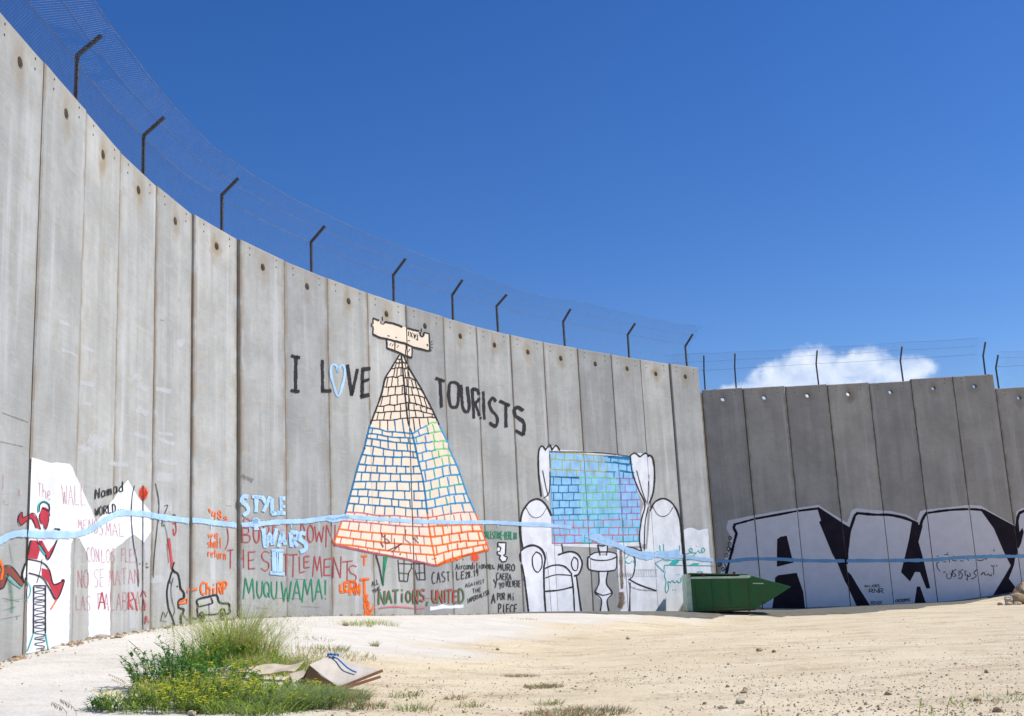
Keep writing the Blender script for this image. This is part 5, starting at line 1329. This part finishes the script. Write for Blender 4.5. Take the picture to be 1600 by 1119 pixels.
bush(330, 1070, .45, .3, .24, 70, 'mid green weed with scattered flowers under the bush', 24, .9, M_LEAF, .009, .05)
G3 = [(M_GRASS, .72, 'blades'), (M_DRY, .28, 'dry_blades')]
bush(262, 1078, .34, .30, .42, 75, 'dark green leafy bush at the left end of the weed patch', 1, .25)
bush(300, 1055, .30, .3, .36, 50, 'glossy dark green weed behind the leafy bush', 2, .2)
bush(345, 1040, .30, .30, .34, 55, 'green leafy weed at the foot of the tall grass', 12, .35)
bush(360, 1060, .4, .3, .2, 50, 'low green weed in the middle of the patch beside the paper', 13, .6, M_GRASS, .007, .05)
bush(255, 1112, .5, .25, .20, 110, 'low weed with yellow flowers at the left bottom edge', 3, .95, M_GRASS, .006, .05)
bush(330, 1100, .6, .35, .22, 170, 'weed crowded with yellow flowers in the middle bottom', 4, 1., M_GRASS, .006, .05)
bush(400, 1090, .4, .35, .18, 70, 'low yellow flowered weed right of the densest flowers', 5, .7, M_GRASS, .006, .05)
bush(180, 1110, .22, .2, .15, 30, 'small purple green weed in the bottom left foreground', 6, 0, M_LEAF, .007, .05)
bush(275, 1035, .12, .12, .5, 6, 'tall thin weed stem rising left of the grass', 7, 0, M_LEAF, .008, .05)
tuft(365, 1035, 620, .80, .22, GT, 'tall spreading green grass tuft with seed heads against the wall', 'grass', 8, .8, .003, .5)
tuft(328, 1040, 320, .62, .25, GT, 'lighter tall grass left of the tallest tuft', 'grass', 9, .85, .003, .5)
tuft(402, 1035, 330, .62, .25, GT, 'straw tinted tall grass leaning right of the tallest tuft', 'grass', 10, .9, .003, .5)
tuft(505, 1094, 1100, .15, .40, [(M_GREY, .75, 'blades'), (M_DRY, .25, 'dry_blades')], 'grey green short grass in front of the cardboard box', 'grass', 11, 1.2, .0045)
tuft(440, 1100, 1700, .20, .5, [(M_GREY, .6, 'blades'), (M_GRASS, .4, 'fresh_blades')], 'mixed green grass left of the box', 'grass', 12, 1.2, .0045)
tuft(380, 1108, 1300, .17, .5, [(M_GREY, .4, 'blades'), (M_GRASS, .6, 'fresh_blades')], 'short green grass at the bottom edge below the flowers', 'grass', 13, 1.2, .0045)
tuft(560, 1106, 260, .08, .25, [(M_GREY, .4, 'blades'), (M_BROWNG, .6, 'dead_blades')], 'thin brownish grass right of the cardboard box', 'grass', 14, .8, .004)
tuft(480, 1022, 500, .12, .9, [(M_GREY, .5, 'blades'), (M_DRY, .5, 'dry_blades')], 'sparse low grass behind the cardboard box', 'grass', 15, .8, .004)
tuft(430, 1050, 1100, .24, .5, [(M_GRASS, .6, 'blades'), (M_DRY, .4, 'dry_blades')], 'yellowish grass behind the paper sheet', 'grass', 16, .6, .004, .1)
tuft(300, 1085, 900, .2, .45, [(M_GRASS, .7, 'blades'), (M_DRY, .3, 'dry_blades')], 'grass under the yellow flowers at left', 'grass', 17, .6, .004)
tuft(520, 1016, 120, .12, .25, [(M_GRASS, .5, 'blades'), (M_BROWNG, .5, 'dead_blades')], 'tiny half dead tuft above the box', 'grass', 18, .8)
SM = [(555, 977, 160, .13, .33, M_GRASS, 'small green tuft near the wall, left one of two'), (593, 976, 160, .14, .36, M_GRASS, 'small green tuft near the wall, right one of two'), (818, 968, 60, .07, .3, M_GRASS, 'tiny green tuft on the edge of the strip below the armchair mural'),
      (850, 1074, 420, .05, .20, M_BROWNG, 'brown dead patch of grass in the middle of the bare dirt'), (815, 1057, 300, .04, .22, M_BROWNG, 'thinner brown dead patch above the middle one'), (635, 1090, 90, .09, .16, M_GREY, 'scrappy tuft right of the cardboard box'), (650, 1110, 120, .09, .18, M_GREY, 'scrappy tuft at the bottom edge right of the box'),
      (710, 1093, 50, .08, .12, M_BROWNG, 'small dry sprig on the dirt'), (858, 1101, 90, .07, .12, M_GREY, 'small grey tuft above the large brown mat'), (905, 1116, 700, .07, .42, M_BROWNG, 'large brown and green grass mat at the bottom edge'), (1570, 1092, 120, .06, .25, M_GREY, 'short green sprigs near the right edge'), (1515, 1100, 70, .05, .2, M_BROWNG, 'dry sprigs left of the right edge'),
      (585, 1010, 60, .12, .06, M_GREY, 'thin single sprig by the gravel'), (495, 1000, 60, .07, .3, M_BROWNG, 'dry bits behind the weeds'), (735, 1105, 60, .08, .12, M_GREY, 'little sprig at the bottom left of the mat')]
for i, (px, py, n, h, r, mt, lab) in enumerate(SM):
    tuft(px, py, n, h, r, [(mt, .7, 'blades'), (M_DRY if mt is not M_BROWNG else M_GREY, .3, 'dry_blades')], lab, 'tuft', 30+i, .9, .004)
# yellow-green seedlings with a bud at the right bottom, dry oats at the left
def sprig(px, py, h, seed, lab, lean=.3, bud=True):
    rnd = random.Random(seed); q = at_ground(px, py); V = []; F = []; a = rnd.uniform(0, 6)
    pr_ = [q+Vector((math.cos(a)*h*lean*u*u, math.sin(a)*h*lean*u*u, h*u-.01)) for u in (0, .35, .7, 1)]
    for c, d in zip(pr_, pr_[1:]): tube(V, F, c, d, .0025, 4)
    if bud:
        for k in range(7): leaf(V, F, pr_[-1]-Vector((0, 0, .008*k)), Vector((rnd.gauss(0, .6), rnd.gauss(0, .6), 1)).normalized(), Vector((0, 0, 1)), .03, .006)
    return V, F, q
for i, (px, py, h, lab) in enumerate(((1437, 1117, .10, 'thin green seedling at the bottom right, leftmost'), (1455, 1119, .06, 'short seedling just right of the leftmost one'), (1480, 1116, .12, 'tallest yellow tipped seedling at the bottom right'), (1507, 1118, .08, 'leaning seedling right of the tallest one'), (1190, 1119, .06, 'thin dry sprig at the bottom edge'), (1202, 1119, .05, 'curled dry sprig beside the thin one'))):
    V, F, q = sprig(px, py, h, i, lab); o = mesh_obj('seedling', [tuple(Vector(v)-q) for v in V], F, M_GRASS if i < 4 else M_DRY, loc=q); tag(o, lab, 'seedling')
for i, (px, py, h, lab) in enumerate(((120, 1119, .16, 'arching dry oat stalk at the bottom left'), (105, 1119, .13, 'shorter dry oat stalk left of the arching one'), (212, 1095, .22, 'bare stem with yellow bud sticking out of the weeds'), (205, 1085, .22, 'bare leaning stem behind the budded one'))):
    rnd = random.Random(80+i); q = at_ground(px, py); V = []; F = []
    lean = -.9 if i != 0 else -.8
    pr_ = [q+Vector((h*lean*u**2.2, 0, h*u*(1-.15*u)-.01)) for u in (0, .3, .6, .8, 1)]
    for c, d in zip(pr_, pr_[1:]): tube(V, F, c, d, .0018, 4)
    for k in range(9):
        p = pr_[2].lerp(pr_[4], k/8); leaf(V, F, p, Vector((rnd.gauss(0, .3), rnd.gauss(0, .3), -1)).normalized(), Vector((0, 1, 0)), .035 if i < 2 else .016, .004)
    o = mesh_obj('dry_stalk', [tuple(Vector(v)-q) for v in V], F, M_BROWNG if i < 2 else M_DRY, loc=q); tag(o, lab, 'stalk')

# ------------------------------------------------------------------ cardboard, paper, slats
def card_mat(name, a, b):
    k = NM(name); co = k.coord('Object'); n = k.noise(co, 6, 5, .6); n2 = k.noise(k.coord('Object', (60, 3, 3)), 1, 3)
    c = k.mix(k.rng(n, .35, .7), a, b); c = k.mix(k.math('MULTIPLY', k.rng(n2, .4, .7), .15), c, tuple(v*.7 for v in b)); k.base(c); k.rough(.85); k.bump(n, .4, .01); return k.m
M_CARD = card_mat('sun_faded_cardboard', (.60, .54, .45), (.52, .45, .36)); M_CARDIN = card_mat('cardboard_inside', (.26, .16, .09), (.2, .12, .07)); M_PAPER = card_mat('dirty_paper', (.60, .52, .40), (.45, .37, .26)); M_SLAT = card_mat('brown_wooden_slat', (.30, .15, .08), (.22, .11, .06)); M_STRAP = plain('blue_plastic_strap', (.03, .20, .55), .4, .15)
def sheet(pts, th=.006, wrink=.0, seed=0, n=8):
    """bent cardboard sheet from a 2-D grid of corner points, with thickness"""
    V = []; F = []; nr = len(pts); nc = len(pts[0]); rnd = random.Random(seed)
    G_ = []
    for i in range((nr-1)*n+1):
        row = []
        for j in range((nc-1)*n+1):
            a, u = min(i//n, nr-2), i/n-min(i//n, nr-2); b, v = min(j//n, nc-2), j/n-min(j//n, nc-2)
            p = Vector(pts[a][b]).lerp(Vector(pts[a+1][b]), u).lerp(Vector(pts[a][b+1]).lerp(Vector(pts[a+1][b+1]), u), v)
            p += Vector((0, 0, 1))*noise.noise(p*5+Vector((seed, 0, 0)))*wrink; row.append(p)
        G_.append(row)
    R_, C_ = len(G_), len(G_[0])
    for k in (0, 1):
        for row in G_:
            for p in row: V.append(tuple(p-Vector((0, 0, th*k))))
    N_ = R_*C_
    for i in range(R_-1):
        for j in range(C_-1):
            a = i*C_+j; F.append((a, a+1, a+C_+1, a+C_)); F.append((N_+a, N_+a+C_, N_+a+C_+1, N_+a+1))
    for i in range(R_-1):
        for a in (i*C_, i*C_+C_-1): F.append((a, a+C_, N_+a+C_, N_+a))
    for j in range(C_-1):
        for a in (j, (R_-1)*C_+j): F.append((a, a+1, N_+a+1, N_+a))
    return V, F
qb = at_ground(520, 1079); c_ = Vector(qb)
root = empty('cardboard_box', tuple(c_), R(0)); tag(root, 'crushed pale cardboard box with a blue strap lying open in the grass', 'box')
def cs(name, pts, mat, th=.008, wr=.012, seed=0, lab=None):
    V, F = sheet(pts, th, wr, seed); o = mesh_obj(name, V, F, mat, root)
    if lab: o['label'] = lab
    return o
# local coords: x right, y away, z up; 1 px = about 7.5 mm here
cs('top_panel', [[(-.21, -.05, .245), (-.05, -.08, .125), (.11, -.12, .02)], [(-.07, .25, .32), (.18, .25, .23), (.43, .15, .15)]], M_CARD, seed=1)
cs('front_panel', [[(-.21, -.055, .235), (-.05, -.085, .115), (.10, -.125, .012)], [(-.30, -.02, .02), (-.1, -.03, .0), (.08, -.06, -.02)]], M_CARDIN, seed=2, lab='dark brown torn front of the box')
cs('side_flap', [[(-.21, -.05, .24), (-.07, .25, .31)], [(-.33, .0, .05), (-.26, .28, .05)]], M_CARDIN, seed=3, lab='dark folded side flap')
cs('torn_flap', [[(-.33, -.02, .10), (-.28, .05, .20), (-.22, .1, .10)], [(-.46, -.1, .07), (-.40, -.04, .17), (-.33, -.1, .03)]], M_CARD, seed=4)
V, F = [], []
pts = [(-.03, .2, .292), (.03, .17, .265), (.08, .12, .225), (.13, .08, .185), (.18, .06, .155), (.22, .05, .14)]
for a, b in zip(pts, pts[1:]): tube(V, F, Vector(a)+Vector((0, 0, .01)), Vector(b)+Vector((0, 0, .01)), .008, 5)
for k in range(6): tube(V, F, Vector((-.08+.018*k, .22, .315)), Vector((-.06+.018*k, .19+.03*(k % 2), .335-.005*k)), .011, 4)
mesh_obj('blue_strap', V, F, M_STRAP, root)
for i, (a, b) in enumerate((((.06, -.17, .02), (.46, .12, .15)), ((.12, -.20, .02), (.45, .02, .10)))):
    q = Vector(qb); V, F = [], []
    tube(V, F, Vector(a), Vector(b), .017, 4); o = mesh_obj('wooden_slat', V, F, M_SLAT, loc=q); tag(o, ('upper' if i == 0 else 'lower')+' brown wooden slat sticking out under the right corner of the box', 'slat')
qp = at_ground(408, 1064)
V, F = sheet([[(-.42, -.05, .08), (0, -.08, .09), (.34, -.06, .11)], [(-.35, .22, .11), (0, .2, .13), (.40, .18, .17)]], .006, .06, 6, 10)
o = mesh_obj('cardboard_sheet', V, F, M_PAPER, loc=qp); tag(o, 'long crumpled pale cardboard sheet lying in the weeds left of the box', 'cardboard')
qp = at_ground(340, 1062); V, F = sheet([[(-.13, -.04, .10), (.1, -.05, .11)], [(-.12, .1, .12), (.12, .1, .15)]], .004, .06, 7, 8)
o = mesh_obj('paper_scrap', V, F, M_PAPER, loc=qp); tag(o, 'small whitish paper scrap in the weeds below the tall grass', 'paper')
for i, (px, py, s_, lab) in enumerate(((222, 1103, .05, 'round pale stone in the weeds at left'), (238, 1094, .07, 'flat pale stone beside the yellow flowers'), (400, 1094, .035, 'small pinkish stone in the grass'), (533, 1101, .03, 'whitish chip in the grey grass below the box'), (300, 1119, .03, 'pale stones at the bottom edge under the flowers'), (206, 1101, .06, 'pale stone left of the weed patch'))):
    q = at_ground(px, py); rock('stone', (q.x, q.y, q.z+s_*.6), (s_*1.3, s_, s_*.8), 90+i, M_ROCKP, lab, 'stone')
# small rubble at the foot of the left wall
for i, (px, py, s_, lab) in enumerate(((30, 1027, .07, 'brown dirt clod heap against the foot of the wall at far left'), (22, 1030, .05, 'small brown clod left of the heap at the wall foot'), (113, 1005, .05, 'little brown stone at the wall foot by the white patch'), (184, 994, .05, 'orange brown stone at the second joint foot'), (176, 995, .035, 'tiny brown stone beside the orange brown one'))):
    q = at_ground(px, py+3); rock('stone', (q.x, q.y, q.z+s_*.2), (s_*1.5, s_, s_*.6), 110+i, M_ROCK, lab, 'stone')

# things of a kind share a group
GROUPS = {'stone': 'loose stones on the dirt', 'rock': 'rubble at the right edge', 'tuft': 'small tufts on the dirt', 'grass': 'grass of the weed patch', 'weed': 'leafy weeds of the weed patch',
          'seedling': 'seedlings at the bottom right', 'stalk': 'dry stalks at the bottom left', 'slat': 'wooden slats under the box', 'fence': 'wire fences on the walls', 'wall': 'concrete barrier walls'}
for o in list(bpy.data.objects):
    if o.parent is None and o.get('category') in GROUPS: o['group'] = GROUPS[o['category']]
